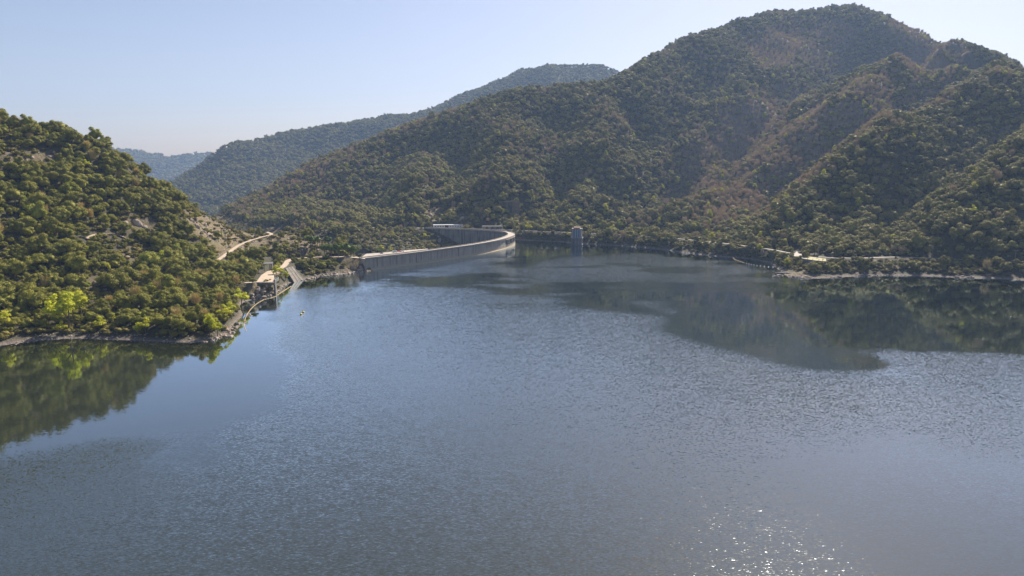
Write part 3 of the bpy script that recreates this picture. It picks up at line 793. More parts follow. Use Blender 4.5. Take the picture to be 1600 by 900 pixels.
# dark joint strips on the straight left wing
for i in (4, 10, 15, 16, 24):
    if i >= n_d * 0.36: break
    px_, py_ = dl[i] + nrm[i] * (T + 0.25)
    a = math.atan2(tan[i, 1], tan[i, 0])
    mb = MB(); q = rr0.uniform(.15, .4); mb.box(-q, q, -0.27, 0.27, rr0.uniform(1.5, 5), CR - 0.87); mb.build('joint_strip', M['towerc'], dam, (px_, py_, 0), (0, 0, a))
# spillway openings near the tip: three gates in one frame
tipi = [i for i in range(n_d) if 0.475 < seglen[i] / seglen[-1] < 0.565]
def onface(i, o, z): return (dl[i, 0] + nrm[i, 0] * o, dl[i, 1] + nrm[i, 1] * o, z)
def dam_at(s_):
    L = s_ * seglen[-1]
    x = np.interp(L, seglen, dl[:, 0]); y = np.interp(L, seglen, dl[:, 1])
    nx = np.interp(L, seglen, nrm[:, 0]); ny = np.interp(L, seglen, nrm[:, 1]); q = math.hypot(nx, ny)
    return x, y, nx / q, ny / q
_ss = np.linspace(0.30, 0.66, 181)
_pp = np.array([float(proj(np.array(dam_at(q)[0] + dam_at(q)[2] * T), np.array(dam_at(q)[1] + dam_at(q)[3] * T), np.array(8.0))[0]) for q in _ss])
_k = int(np.argmax(_pp))
def s_for_px(px):
    return float(_ss[:_k + 1][np.argmin(np.abs(_pp[:_k + 1] - px))])
tipx = float(_pp[_k]); print('dam tip px', tipx, _ss[_k])
def arc(name, prof, sa, sb, mat, par, n_=7):
    v = []; f = []; k = len(prof)
    for q in np.linspace(sa, sb, n_):
        x_, y_, nx_, ny_ = dam_at(q); v += [(x_ + nx_ * o, y_ + ny_ * o, z) for o, z in prof]
    for i in range(n_ - 1):
        for j in range(k): f.append((i * k + j, i * k + (j + 1) % k, (i + 1) * k + (j + 1) % k, (i + 1) * k + j))
    f += [tuple(range(k))[::-1], tuple((n_ - 1) * k + j for j in range(k))]
    me = new_mesh(name, v, f); bm = bmesh.new(); bm.from_mesh(me); bmesh.ops.recalc_face_normals(bm, faces=bm.faces[:]); bm.to_mesh(me); bm.free()
    return obj(name, me, mat, par)
s0_, s1_ = s_for_px(tipx - 14), s_for_px(tipx - 0.3)
fr = arc('spillway_frame', [(T - .2, 3.6), (T + 1.3, 3.6), (T + 1.3, 4.3), (T + .35, 4.3), (T + .35, 10.6), (T + 1.3, 10.6), (T + 1.3, 11.2), (T - .2, 11.2)], s0_, s1_, M['dam'], dam, 14)
w_ = s1_ - s0_
for a_, b_ in ((.03, .36), (.40, .68), (.72, .97)):
    gt = arc('gate_opening', [(T + .36, 4.35), (T + 1.2, 4.35), (T + 1.2, 10.55), (T + .36, 10.55)], s0_ + w_ * a_, s0_ + w_ * b_, M['dark'], fr, 8)
    for q in (.33, .66):
        sq = s0_ + w_ * (a_ + (b_ - a_) * q); arc('gate_bar', [(T + 1.1, 4.36), (T + 1.28, 4.36), (T + 1.28, 10.54), (T + 1.1, 10.54)], sq, sq + w_ * .012, M['steel'], fr, 2)

# wide apron at the left end of the crest, where the cars stand
ap = kind(slab('crest_apron', [(563, 403.2), (580, 401.4), (640, 394.0), (672, 390.2), (668, 388.6), (640, 390.5), (600, 394.6), (572, 396.5)], CR + 0.02, M['asphalt'], 3.0), 'structure')

# ------------------------------------------------------------------ intake tower in the lake
tx, ty, _ = W(901.5, 383.2)
ta = math.atan2(tx, ty)
tower = empty('intake_tower', (tx, ty, 0), 'square concrete intake tower on pillars standing in the lake', 'tower', -0.0 - 0.20)
mb = MB(); mb.box(-7.6, 7.6, -7.6, 7.6, 9.2, 10.4); mb.build('platform', M['towerc'], tower)
for ix in range(4):
    for iy in range(2):
        mb = MB(); x0 = -6.3 + ix * 4.2; y0 = -5.8 + iy * 11.6
        mb.box(x0 - 0.75, x0 + 0.75, y0 - 0.75, y0 + 0.75, -12, 9.2); mb.build('pillar', M['towerc'], tower)
mb = MB(); mb.box(-7.4, 7.4, -6.6, 6.6, 0.6, 1.9); mb.build('tie_beam', M['dam_down'], tower)
mb = MB(); mb.box(-6.0, 6.0, -5.2, 5.2, -12, 9.2); mb.build('core', M['dam_down'], tower)
mb = MB(); mb.box(-6.0, 6.0, -5.8, 5.8, 10.4, 21.5); mb.build('house_wall', M['towerc'], tower)
for k in range(3):
    mb = MB(); x0 = -3.3 + k * 3.1; mb.box(x0 - 0.8, x0 + 0.8, -5.92, -5.6, 11.6, 20.0); sh = mb.build('shutter', M['bluep'], tower)
for x0 in (-5.6, -1.75, 1.35, 4.6):
    mb = MB(); mb.box(x0 - 0.32, x0 + 0.32, -6.12, -5.8, 10.4, 21.5); mb.build('pilaster', M['tower_white'], tower)
mb = MB(); mb.box(-6.12, -5.8, -4, -1, 12, 19); mb.build('side_window', M['glass'], tower)
mb = MB(); mb.box(5.8, 6.1, -4.5, -1.5, 11, 19); mb.build('side_window', M['glass'], tower)
mb = MB(); mb.box(-6.7, 6.7, -6.4, 6.4, 21.5, 22.5); mb.build('roof', M['towerc'], tower)
mb = MB(); mb.box(-4.4, 4.0, -4, 4, 22.5, 24.4); mb.build('roof_hut', M['roofc'], tower)
mb = MB()
for x0 in (-6.5, -3.2, 0, 3.2, 6.5): mb.box(x0 - 0.1, x0 + 0.1, -6.3, -6.1, 22.5, 24.0)
mb.box(-6.5, 6.5, -6.3, -6.1, 24.0, 24.2); mb.box(-6.6, -6.4, -6.1, 6.2, 24.0, 24.2); mb.box(6.4, 6.6, -6.1, 6.2, 24.0, 24.2)
mb.build('roof_railing', M['rust'], tower)
mb = MB()
for x0 in np.linspace(-7.4, 7.4, 8): mb.box(x0 - 0.07, x0 + 0.07, -7.5, -7.35, 10.4, 11.5)
mb.box(-7.4, 7.4, -7.5, -7.38, 11.4, 11.55); mb.box(-7.5, -7.38, -7.4, 7.4, 11.4, 11.55); mb.box(7.38, 7.5, -7.4, 7.4, 11.4, 11.55)
mb.build('deck_railing', M['tower_white'], tower)
for sx_ in (-7.0, 7.0):
    mb = MB(); mb.box(-0.6, 0.6, -0.6, 0.6, 10.4, 13.4); mb.build('hoist_post', M['tower_white'], tower, (sx_, -6.4, 0))

# ------------------------------------------------------------------ low buildings at the far end of the dam
bx, by, _ = W(700, 355.2, CR)
b1 = empty('service_building', (bx, by, CR), 'long low white service building at the far end of the dam', 'building', 0.05)
mb = MB(); mb.box(-22.5, -4.5, -3.5, 3.5, -1, 3.6); mb.build('wall', M['white'], b1)
mb = MB(); mb.box(0.8, 22.5, -3.5, 3.5, -1, 3.6); mb.build('wall', M['white'], b1)
mb = MB(); mb.box(-4.5, 0.8, -2.6, 3.5, -1, 3.5); mb.build('door', M['dark'], b1)
mb = MB(); mb.box(-23, 23, -4.1, 4.0, 3.6, 4.2); mb.build('roof', M['white'], b1)
for k in range(4):
    x0 = -20 + k * 3.9; mb = MB(); mb.box(x0, x0 + 2.2, -3.6, -3.4, 1.1, 2.4); mb.build('window', M['glass'], b1)
for k in range(5):
    x0 = 3 + k * 3.9; mb = MB(); mb.box(x0, x0 + 1.6, -3.6, -3.4, 1.2, 2.4); mb.build('window', M['glass'], b1)
bx, by, _ = W(770, 358.2, CR)
b2 = empty('retaining_wall', (bx, by + 6, CR), 'grey concrete wall with dark arched niches on the far bank behind the dam tip', 'wall', -0.08)
mb = MB(); mb.box(-16, 14, -1, 2, -4, 4.0); mb.build('wall', M['dam_down'], b2)
mb = MB(); mb.box(-16.4, 14.4, -1.3, 2.3, 4.0, 4.4); mb.build('coping', M['pale_concrete'], b2)
for x0 in (-11, -3, 5):
    mb = MB(); q = [(x0 + 2.2 + 2.2 * math.cos(a), -1.06, 1.0 + 2.0 * math.sin(a)) for a in np.linspace(0, math.pi, 9)] + [(x0, -1.06, -2), (x0 + 4.4, -1.06, -2)]
    mb.add(q + [(a, b_ + 0.3, c) for a, b_, c in q], [tuple(range(11)), tuple(range(11, 22))[::-1]] + [(i, i + 11, (i + 1) % 11 + 11, (i + 1) % 11) for i in range(11)])
    mb.build('niche', M['dark'], b2)

# ruined masonry in the wood
def ruin_arches():
    x, y, z = hit(797, 326)
    o = empty('stone_arcade', (x, y - 8, z - 1), 'old stone arcade with two dark openings half hidden in the far forest', 'ruin', 0.06)
    mb = MB()
    for a, b_ in ((-17, -12.5), (-6.5, -3), (3, 7.5), (12, 15)): mb.box(a, b_, -1.5, 1.5, -8, 11)
    mb.box(-17, 15, -1.5, 1.5, 10, 12); mb.box(7.5, 12, -1.4, 1.4, -8, 11); mb.build('masonry', M['stone'], o)
    mb = MB(); mb.box(-12.5, -6.5, 0.6, 1.3, -8, 11); mb.build('opening', M['dark'], o)
    mb = MB(); mb.box(-3, 3, 0.6, 1.3, -8, 11); mb.build('opening', M['dark'], o)
ruin_arches()
x, y, z = hit(961, 334)
mb = MB(); mb.box(-1.9, 1.9, -1.9, 1.9, -6, 17); mb.box(-2.3, 2.3, -2.3, 2.3, 17, 18)
tag(mb.build('stone_pillar', M['stone'], None, (x, y - 10, z)), 'tall square reddish stone pillar rising from the far forest', 'pillar')

# ------------------------------------------------------------------ left bank: yard, kiosk, gate pier, ramp
yd = kind(slab('yard', [(401, 440), (408, 430), (417, 424), (430, 421), (440, 424), (428, 428), (428.5, 440.5)], 11.05, M['dirt'], 2.0), 'structure')
wl = slab('quay_wall', [(382, 443.3), (401, 441.2), (428.5, 441.2), (428.7, 440.4), (401, 440.3), (382, 442.2)], 11.6, M['rampc'], 2.0)
tag(wl, 'dark concrete quay wall under the pale yard on the left bank', 'wall')
x, y, _ = W(430.2, 461)
pier = empty('gate_pier', (x, y, 0), 'dark narrow concrete gate pier standing in the water beside the yard', 'pier', 0.1)
mb = MB(); mb.box(-0.7, 0.7, -0.7, 3.0, -8, 12.5); mb.build('shaft', M['towerc'], pier)
mb = MB(); mb.box(-0.5, 0.5, 3.0, 14, 10, 12.4); mb.build('side_wall', M['dam_down'], pier)
mb = MB(); mb.box(-0.1, 0.1, -0.9, 13.5, 13.3, 13.45); 
for q in np.linspace(-0.8, 13.4, 8): mb.box(-0.06, 0.06, q - 0.06, q + 0.06, 12.4, 13.3)
mb.build('railing', M['steel'], pier)
x, y, _ = W(421.5, 421.5, 11)
kk = empty('valve_house', (x, y, 11), 'small cream valve house with a wide flat roof beside the yard', 'building', 0.25)
mb = MB(); mb.box(-0.3, 2.8, -1.6, 1.6, -1, 5.6); mb.build('wall', M['pale_concrete'], kk)
mb = MB(); mb.box(-5.2, 3.2, -2.4, 2.4, 5.6, 6.2); mb.build('roof', M['steel'], kk)
mb = MB(); mb.box(-4.8, -4.5, -2.1, -1.8, -1, 5.6); mb.build('canopy_post', M['steel'], kk)
mb = MB(); mb.box(-4.8, -4.5, 1.8, 2.1, -1, 5.6); mb.build('canopy_post', M['steel'], kk)
mb = MB(); mb.box(1.6, 2.5, -1.7, -1.58, 0, 2.4); mb.build('door', M['dark'], kk)
# boat ramp
rq = [W(446, 420, 11.2), W(458, 417, 11.4), W(476, 437.5, 0.0), W(460, 441.5, 0.0)]
rq = rq[:2] + [tuple(np.array(rq[2]) + (0, 0, -1.0)), tuple(np.array(rq[3]) + (0, 0, -1.0))]
def ramp_pt(u, v, lift=0.0):
    a = np.array(rq[0]) * (1 - u) + np.array(rq[1]) * u; b_ = np.array(rq[3]) * (1 - u) + np.array(rq[2]) * u
    return a * (1 - v) + b_ * v + np.array([0, 0, lift])
rm = empty('boat_ramp', rq[0], 'sloping pale concrete boat ramp running down into the water on the left bank', 'ramp')
o0 = np.array(rq[0])
mb = MB(); v = [ramp_pt(u, v_, dz) - o0 for dz in (0.5, -7) for u, v_ in ((0, 0), (1, 0), (1, 1), (0, 1))]
mb.add(v, [(3, 2, 1, 0), (4, 5, 6, 7), (0, 1, 5, 4), (1, 2, 6, 5), (2, 3, 7, 6), (3, 0, 4, 7)])
mb.build('slope', M['rampc'], rm)
for u in (0.0, 0.35, 0.68, 0.97):
    mb = MB(); v = [ramp_pt(u + du, v_, dz) - o0 for dz in (0.8, 0.4) for du, v_ in ((0, 0), (0.035, 0), (0.035, 1), (0, 1))]
    mb.add(v, [(3, 2, 1, 0), (4, 5, 6, 7), (0, 1, 5, 4), (1, 2, 6, 5), (2, 3, 7, 6), (3, 0, 4, 7)]); mb.build('kerb', M['rampc'], rm)

# ------------------------------------------------------------------ poles, lamps, monument
def pole(name, px, py, D, h, label, cat, mat, arm=1.4, thick=0.22, lamp=False, group=None, base=None):
    if base is None: x, y, z = hit(px, py, 300, 1400) if D is None else (P(px, py, D)[0], D, H(P(px, py, D)[0], D))
    else: x, y, z = base
    o = empty(name, (x, y, z - 0.5), label, cat, 0.2, group)
    mb = MB(); mb.tube([(0, 0, 0), (0, 0, h)], [thick, thick * 0.6], 6); mb.build('pole', mat, o)
    if lamp:
        mb = MB(); mb.tube([(0, 0, h), (arm * 0.6, 0, h + 0.5), (arm, 0, h + 0.5)], 0.1, 5); mb.build('arm', mat, o)
        mb = MB(); mb.box(arm - 0.2, arm + 0.9, -0.25, 0.25, h + 0.35, h + 0.6); mb.build('lamp_head', M['white'], o)
    else:
        mb = MB(); mb.box(-arm, arm, -0.12, 0.12, h - 1.0, h - 0.75); mb.build('crossarm', mat, o)
        for q in (-arm, 0, arm):
            mb = MB(); mb.tube([(q, 0, h - 0.75), (q, 0, h - 0.3)], 0.12, 5); mb.build('insulator', M['white'], o)
    return o
pole('utility_pole', 398.5, 365, 745, 17, 'taller grey utility pole standing just above the bend of the dirt road', 'pole', M['steel'], 2.4, 0.4)
pole('utility_pole', 406.5, 357, 790, 15, 'slim grey utility pole behind the dirt road, against the dark forest', 'pole', M['steel'], 1.2, 0.35)
pole('street_lamp', 500, 402, None, 9.5, 'street lamp among the pines at the left end of the dam', 'lamp', M['steel'], 2.0, 0.18, True, base=W(500, 402, 12.5))
pole('street_lamp', 436, 405, None, 8.0, 'street lamp beside the lower road left of the pines', 'lamp', M['steel'], 1.6, 0.16, True, base=W(470, 402.5, 12.5))
pole('utility_pole', 1588, 411, None, 13, 'wooden utility pole by the shore road near the right edge', 'pole', M['wood'], 2.0, 0.35, base=(W(1590, 412, CR)[0], W(1590, 412, CR)[1] + 4, CR))
pole('utility_pole', 1283, 402, None, 22, 'very tall bare wooden pole behind the grass platform', 'pole', M['wood'], 0.9, 0.55, base=(W(1282, 402, CR)[0], W(1282, 402, CR)[1] + 6, CR - 1))
pole('utility_pole', 1377, 400, None, 16, 'thin pole on the dark slope above the shore road', 'pole', M['wood'], 1.0, 0.25, base=hit(1376, 392))
x, y, _ = W(596.5, 396.2, CR)
mo = empty('monument', (x, y, CR), 'slender grey green monument of two fins at the left end of the dam crest', 'monument', 0.3)
mb = MB(); mb.box(-1.5, 1.5, -1, 1, 0, 0.9); mb.build('plinth', M['pale_concrete'], mo)
mb = MB(); mb.add([(-1.1, -.4, .9), (-.5, -.4, .9), (-.5, .4, .9), (-1.1, .4, .9), (-.75, -.2, 4.2), (-.5, -.2, 4.2), (-.5, .2, 4.2), (-.75, .2, 4.2)], [(3, 2, 1, 0), (4, 5, 6, 7), (0, 1, 5, 4), (1, 2, 6, 5), (2, 3, 7, 6), (3, 0, 4, 7)]); mb.build('fin', M['dark'], mo)
mb = MB(); mb.add([(-.2, -.4, .9), (1.1, -.4, .9), (1.1, .4, .9), (-.2, .4, .9), (-.1, -.15, 6.2), (.15, -.15, 6.2), (.15, .15, 6.2), (-.1, .15, 6.2)], [(3, 2, 1, 0), (4, 5, 6, 7), (0, 1, 5, 4), (1, 2, 6, 5), (2, 3, 7, 6), (3, 0, 4, 7)]); mb.build('fin', M['green'], mo)

# ------------------------------------------------------------------ parked cars on the apron
def car(px, py, ang, paint, label, van=False):
    x, y, _ = W(px, py, CR + 0.02)
    o = empty('parked_van' if van else 'parked_car', (x, y, CR + 0.02), label, 'van' if van else 'car', ang)
    L, Wd, Hh = (5.2, 1.95, 2.2) if van else (4.2, 1.75, 1.5)
    bm = bmesh.new()
    prof = ([(-L/2, .45), (-L/2, 1.3), (-L/2+.1, Hh), (L/2-1.3, Hh), (L/2-.6, 1.25), (L/2-.05, 1.0), (L/2, .45)] if van else
            [(-L/2, .4), (-L/2+.05, .95), (-L/2+.5, 1.05), (-L/2+1.0, Hh), (L/2-1.7, Hh), (L/2-1.0, 1.0), (L/2-.1, .85), (L/2, .4)])
    k = len(prof); vs = []
    for s_ in (-1, 1):
        for (a, z) in prof:
            inset = 0.16 if z > 1.1 else 0.0
            vs.append(bm.verts.new((a, s_ * (Wd / 2 - inset), z)))
    bm.faces.new(vs[:k]); bm.faces.new(vs[k:][::-1])
    for i in range(k): bm.faces.new((vs[i], vs[(i + 1) % k], vs[(i + 1) % k + k], vs[i + k]))
    bmesh.ops.recalc_face_normals(bm, faces=bm.faces[:]); bmesh.ops.bevel(bm, geom=bm.edges[:], offset=0.06, segments=2, affect='EDGES')
    me = bpy.data.meshes.new('car_body'); bm.to_mesh(me); bm.free(); obj('body', me, paint, o)
    mb = MB(); zt = Hh - 0.12; mb.box(-L/2 + 0.9, L/2 - 1.75, -Wd/2 + .02, Wd/2 - .02, 1.08 if not van else 1.35, zt); mb.build('window', M['glass'], o)
    for wx_ in (-L/2 + .85, L/2 - .85):
        for wy_ in (-Wd/2 + .1, Wd/2 - .1):
            mb = MB(); mb.tube([(wx_, wy_ - .12, .34), (wx_, wy_ + .12, .34)], .34, 14); mb.build('wheel', M['rubber'], o)
    for wy_ in (-Wd/2 + .35, Wd/2 - .35):
        mb = MB(); mb.box(L/2 - .1, L/2 + .03, wy_ - .2, wy_ + .2, .68, .84); mb.build('headlight', M['whitef'], o)
car(617.2, 394.5, 0.15, M['carw'], 'white van parked left of the red car on the dam apron', True)
car(623.4, 393.6, 0.1, M['redp'], 'small red car parked between two white vehicles on the dam apron')
car(628.6, 393.0, 0.2, M['carw'], 'white car parked right of the red car on the dam apron')

# ------------------------------------------------------------------ right shore: viewing platform, pad, drifting trunk
vp = empty('viewing_platform', W(1274, 404.5, CR), 'long yellow grass viewing platform on a wall above the right shore', 'platform')
o0 = np.array(W(1274, 404.5, CR))
top = [W(1252, 401.6, CR + .3), W(1268, 400.8, CR + .3), W(1290.5, 404.2, CR + .3), W(1291, 408.2, CR + .3), W(1272, 406.6, CR + .3), W(1254, 403.8, CR + .3)]
def prism(name, pts, th, mat, par, dz=0):
    k = len(pts); v = [np.array(q) - o0 + (0, 0, dz) for q in pts] + [np.array(q) - o0 + (0, 0, dz - th) for q in pts]
    bm = bmesh.new(); vs = [bm.verts.new(q) for q in v]
    bm.faces.new(vs[:k]); bm.faces.new(vs[k:][::-1])
    for i in range(k): bm.faces.new((vs[i], vs[i + k], vs[(i + 1) % k + k], vs[(i + 1) % k]))
    bmesh.ops.recalc_face_normals(bm, faces=bm.faces[:]); me = bpy.data.meshes.new(name); bm.to_mesh(me); bm.free()
    return obj(name, me, mat, par)
prism('grass_top', top, 0.3, M['grassp'], vp)
prism('wall', top, 5.0, M['dam_down'], vp, -0.303)
for q in ((1262, 405.2), (1270, 406.0), (1279.5, 406.8), (1285.5, 407.4)):
    a = np.array(W(q[0], q[1], CR + .3)) - o0; mb = MB(); mb.tube([tuple(a), tuple(a + (0, 0, 1.1))], 0.22, 6); mb.build('bollard', M['dark'], vp)
kind(slab('lay_by', [(1240, 399), (1244, 393.0), (1251, 392.4), (1256.5, 394.8), (1255, 398.4), (1250, 400.6), (1241, 400.4)], CR + .12, M['asphalt'], 2.0), 'structure')
mb = MB(); q = W(1211, 426.5); a = np.array(q)
mb.tube([tuple(a + (0, 0, .3)), tuple(a + (4, -3, .5)), tuple(a + (9, -9, 1.4)), tuple(a + (13, -13, 1.0))], [.25, .6, .7, .5], 7)
mb.tube([tuple(a + (4, -3, .5)), tuple(a + (6, -1, 2.0))], [.35, .1], 5)
tag(mb.build('drift_log', M['drift']), 'bleached forked log lying on the water off the rocky right point', 'log')
mb = MB(); a = np.array(W(1206, 433)); mb.tube([tuple(a + (0, 0, .2)), tuple(a + (3.5, 1.5, .6)), tuple(a + (7, 2, .3))], [.5, .7, .3], 7)
tag(mb.build('drift_log', M['drift']), 'short pale log floating just off the tip of the rocky right point', 'log')

# ------------------------------------------------------------------ floating booms and buoys
def boom(name, pix, rad, gap, mat, label, seg=2.4):
    line = spline([W(a, b_) for a, b_ in pix], 14)
    q = np.array(line); L = np.concatenate([[0], np.cumsum(np.linalg.norm(np.diff(q, axis=0), axis=1))])
    o = empty(name, line[0], label, 'boom')
    mb = MB(); mb.tube([tuple(np.array(p_) - q[0] + (0, 0, 0.06)) for p_ in line], 0.07, 5); mb.build('rope', M['drift'], o)
    pos = np.arange(0, L[-1] - seg, seg + gap)
    fl = MB()
    proto = None
    for s_ in pos[:95]:
        a = np.array([np.interp(s_, L, q[:, k]) for k in range(3)]); b_ = np.array([np.interp(s_ + seg, L, q[:, k]) for k in range(3)])
        d = b_ - a
        if proto is None:
            mb = MB(); mb.tube([(0, 0, 0), (seg * .12, 0, 0), (seg * .88, 0, 0), (seg, 0, 0)], [rad * .5, rad, rad, rad * .5], 8)
            proto = mb.build('float', mat, o); ob = proto
        else:
            ob = proto.copy(); S.collection.objects.link(ob); ob.parent = o
        ob.location = tuple(a - q[0] + (0, 0, rad * 0.25)); ob.rotation_euler = (0, 0, math.atan2(d[1], d[0]))
boom('floating_boom', [(385, 518), (381.5, 506), (386.5, 491), (397, 478), (412, 468.5), (425, 465.5), (432, 462.5)], 0.24, 0.25, M['boom'], 'curved orange floating boom looping off the left shore below the gate pier', 2.6)
boom('floating_boom', [(433, 461.5), (444, 454), (456.5, 446.5)], 0.3, 0.2, M['boom'], 'straight tan floating boom between the gate pier and the boat ramp', 3.0)
boom('floating_boom', [(1145, 403), (1149, 406), (1156, 408.6), (1165, 411.3)], 0.42, 0.5, M['boom'], 'thick bright outer length of the boom in front of the right shore', 3.5)
boom('buoy_line', [(1166, 411.6), (1180, 414.6), (1195, 416.6), (1213, 418)], 0.55, 3.2, M['whitef'], 'dotted line of small pale floats running to the right shore', 1.3)
def buoy(px, py, label, s_=1.0):
    x, y, _ = W(px, py)
    o = empty('buoy', (x, y, 0), label, 'buoy')
    mb = MB(); prof = [(0.05, -.6), (.7, -.3), (1.0, .1), (.95, .5), (.55, .9), (.2, 1.0)]
    v = []; f = []; k = 12
    for r_, z in prof: v += [(r_ * s_ * math.cos(2 * math.pi * j / k), r_ * s_ * math.sin(2 * math.pi * j / k), z * s_) for j in range(k)]
    for i in range(len(prof) - 1): f += [(i * k + j, i * k + (j + 1) % k, (i + 1) * k + (j + 1) % k, (i + 1) * k + j) for j in range(k)]
    mb.add(v, f + [tuple((len(prof) - 1) * k + j for j in range(k))]); mb.build('float', M['yellow'], o, sm=True)
    mb = MB(); mb.tube([(0, 0, .9 * s_), (0, 0, 2.1 * s_)], .09, 6); mb.build('mast', M['yellow'], o)
buoy(470.5, 491.5, 'nearer of two yellow buoys floating off the left bank', 0.9)
buoy(474, 488, 'farther of two yellow buoys floating off the left bank', 0.9)
buoy(1145, 401.5, 'pale marker buoy at the outer end of the right boom', 0.8)
# ------------------------------------------------------------------ plants: prototypes
def leaf_cloud(centers, radii, n_leaf, size, seed, up=0.25, squash=0.85, aspect=1.0):
    r_ = np.random.default_rng(seed)
    centers = np.array(centers); radii = np.array(radii)
    w_ = radii ** 2; idx = r_.choice(len(centers), n_leaf, p=w_ / w_.sum())
    d = r_.normal(size=(n_leaf, 3)); d[:, 2] = np.where(r_.random(n_leaf) < 0.65, np.abs(d[:, 2]), d[:, 2]); d /= np.linalg.norm(d, axis=1)[:, None]
    rad = radii[idx] * (0.72 + 0.34 * r_.random(n_leaf) + 0.35 * r_.random(n_leaf) ** 5)
    pos = centers[idx] + d * rad[:, None] * np.array([1, 1, squash])
    nrm_ = d + r_.normal(size=(n_leaf, 3)) * 0.45 + np.array([0, 0, up]); nrm_ /= np.linalg.norm(nrm_, axis=1)[:, None]
    ref = np.where(np.abs(nrm_[:, 2:3]) < 0.9, np.array([[0, 0, 1.0]]), np.array([[1.0, 0, 0]]))
    u = np.cross(nrm_, ref); u /= np.linalg.norm(u, axis=1)[:, None]; v = np.cross(nrm_, u)
    an = r_.random(n_leaf) * 6.283; ca, sa = np.cos(an)[:, None], np.sin(an)[:, None]
    u, v = u * ca + v * sa, -u * sa + v * ca
    s_ = (size * (0.6 + 0.8 * r_.random(n_leaf)))[:, None]
    q = np.stack([pos - u * s_, pos - v * s_ * 0.6 * aspect, pos + u * s_, pos + v * s_ * 0.6 * aspect], 1).reshape(-1, 3)
    return q, np.arange(n_leaf * 4).reshape(-1, 4)

def blob(center, rad, seed, sub=2, amp=0.25):
    bm = bmesh.new(); bmesh.ops.create_icosphere(bm, subdivisions=sub, radius=1.0)
    r_ = np.random.default_rng(seed); k = r_.normal(size=(4, 3)) * 1.8; ph = r_.random(4) * 6
    vs = []
    for v in bm.verts:
        a = 1 + amp * sum(math.sin(float(np.dot(k[i], v.co)) + ph[i]) for i in range(4)) / 2
        vs.append(v.co * a)
    fs = [tuple(x.index for x in f.verts) for f in bm.faces]; bm.free()
    return [tuple(np.array(center) + np.array(v) * np.array(rad)) for v in vs], fs

def crown_mesh(name, R_, Hc, nclump, nleaf, size, seed, squash=0.8, core=0.72, loose=0.0):
    """origin at the foot of the tree; crown centre at height Hc"""
    r_ = np.random.default_rng(seed)
    cs, rs = [], []
    for i in range(nclump):
        a = r_.random() * 6.283; ph_ = math.acos(1 - r_.random() * 1.35)
        rr = R_ * (0.55 + 0.38 * r_.random() + loose * (r_.random() - 0.5))
        cs.append((rr * math.sin(ph_) * math.cos(a), rr * math.sin(ph_) * math.sin(a), Hc + rr * math.cos(ph_) * squash)); rs.append(R_ * (0.22 + 0.22 * r_.random()))
    v, f = leaf_cloud(cs, rs, nleaf, size, seed + 1)
    faces4 = f; vv = v
    if core:
        bv, bf = blob((0, 0, Hc), (R_ * core, R_ * core, R_ * core * squash), seed)
        for c_, r0 in zip(cs, rs):
            b2_, f2_ = blob(c_, (r0 * .55, r0 * .55, r0 * .48), seed + 3, 1, 0.2)
            o_ = len(bv); bv = bv + b2_; bf = bf + [tuple(i + o_ for i in q) for q in f2_]
        tri = np.array([(a, b_, c, c) for a, b_, c in bf])
        me = bpy.data.meshes.new(name)
        me.from_pydata([tuple(q) for q in vv.tolist()] + bv, [], [tuple(q) for q in faces4.tolist()] + [tuple(i + len(vv) for i in q) for q in bf])
        me.update()
    else:
        me = new_mesh(name, vv, faces4)
    return me

def trunk_mesh(name, h, r0, seed, limbs=4, spread=2.2):
    r_ = random.Random(seed); mb = MB()
    lean = (r_.uniform(-.5, .5), r_.uniform(-.5, .5))
    mb.tube([(0, 0, -1.2), (lean[0] * .3, lean[1] * .3, h * .35), (lean[0], lean[1], h * .8)], [r0 * 1.25, r0, r0 * .6], 7)
    for i in range(limbs):
        a = i * 6.283 / limbs + r_.random(); z0 = h * r_.uniform(.35, .6)
        mb.tube([(lean[0] * .5, lean[1] * .5, z0), (math.cos(a) * spread * .5, math.sin(a) * spread * .5, z0 + h * .18), (math.cos(a) * spread, math.sin(a) * spread, z0 + h * .42)], [r0 * .5, r0 * .38, r0 * .15], 5)
    return new_mesh(name, mb.v, mb.f)

def twig_mesh(name, h, R_, seed, n_=420):
    """leafless crown: many thin upright twigs"""
    r_ = np.random.default_rng(seed)
    a = r_.random(n_) * 6.283; rr = R_ * np.sqrt(r_.random(n_)); zc = h * (0.38 + 0.55 * r_.random(n_))
    fat = np.clip(1.15 - np.abs(zc / h - 0.62) * 1.6, 0.3, 1)
    p0 = np.stack([np.cos(a) * rr * fat * .75, np.sin(a) * rr * fat * .75, zc - 0.9], 1)
    d = np.stack([np.cos(a) * .35, np.sin(a) * .35, np.ones(n_)], 1) + r_.normal(size=(n_, 3)) * .28
    L = (1.2 + 1.4 * r_.random(n_))[:, None]; p1 = p0 + d * L
    side = np.cross(d, r_.normal(size=(n_, 3))); side /= np.linalg.norm(side, axis=1)[:, None]
    wd = (0.07 + 0.08 * r_.random(n_))[:, None]
    q = np.stack([p0 - side * wd, p0 + side * wd, p1 + side * wd * .5, p1 - side * wd * .5], 1).reshape(-1, 3)
    return new_mesh(name, q, np.arange(n_ * 4).reshape(-1, 4))

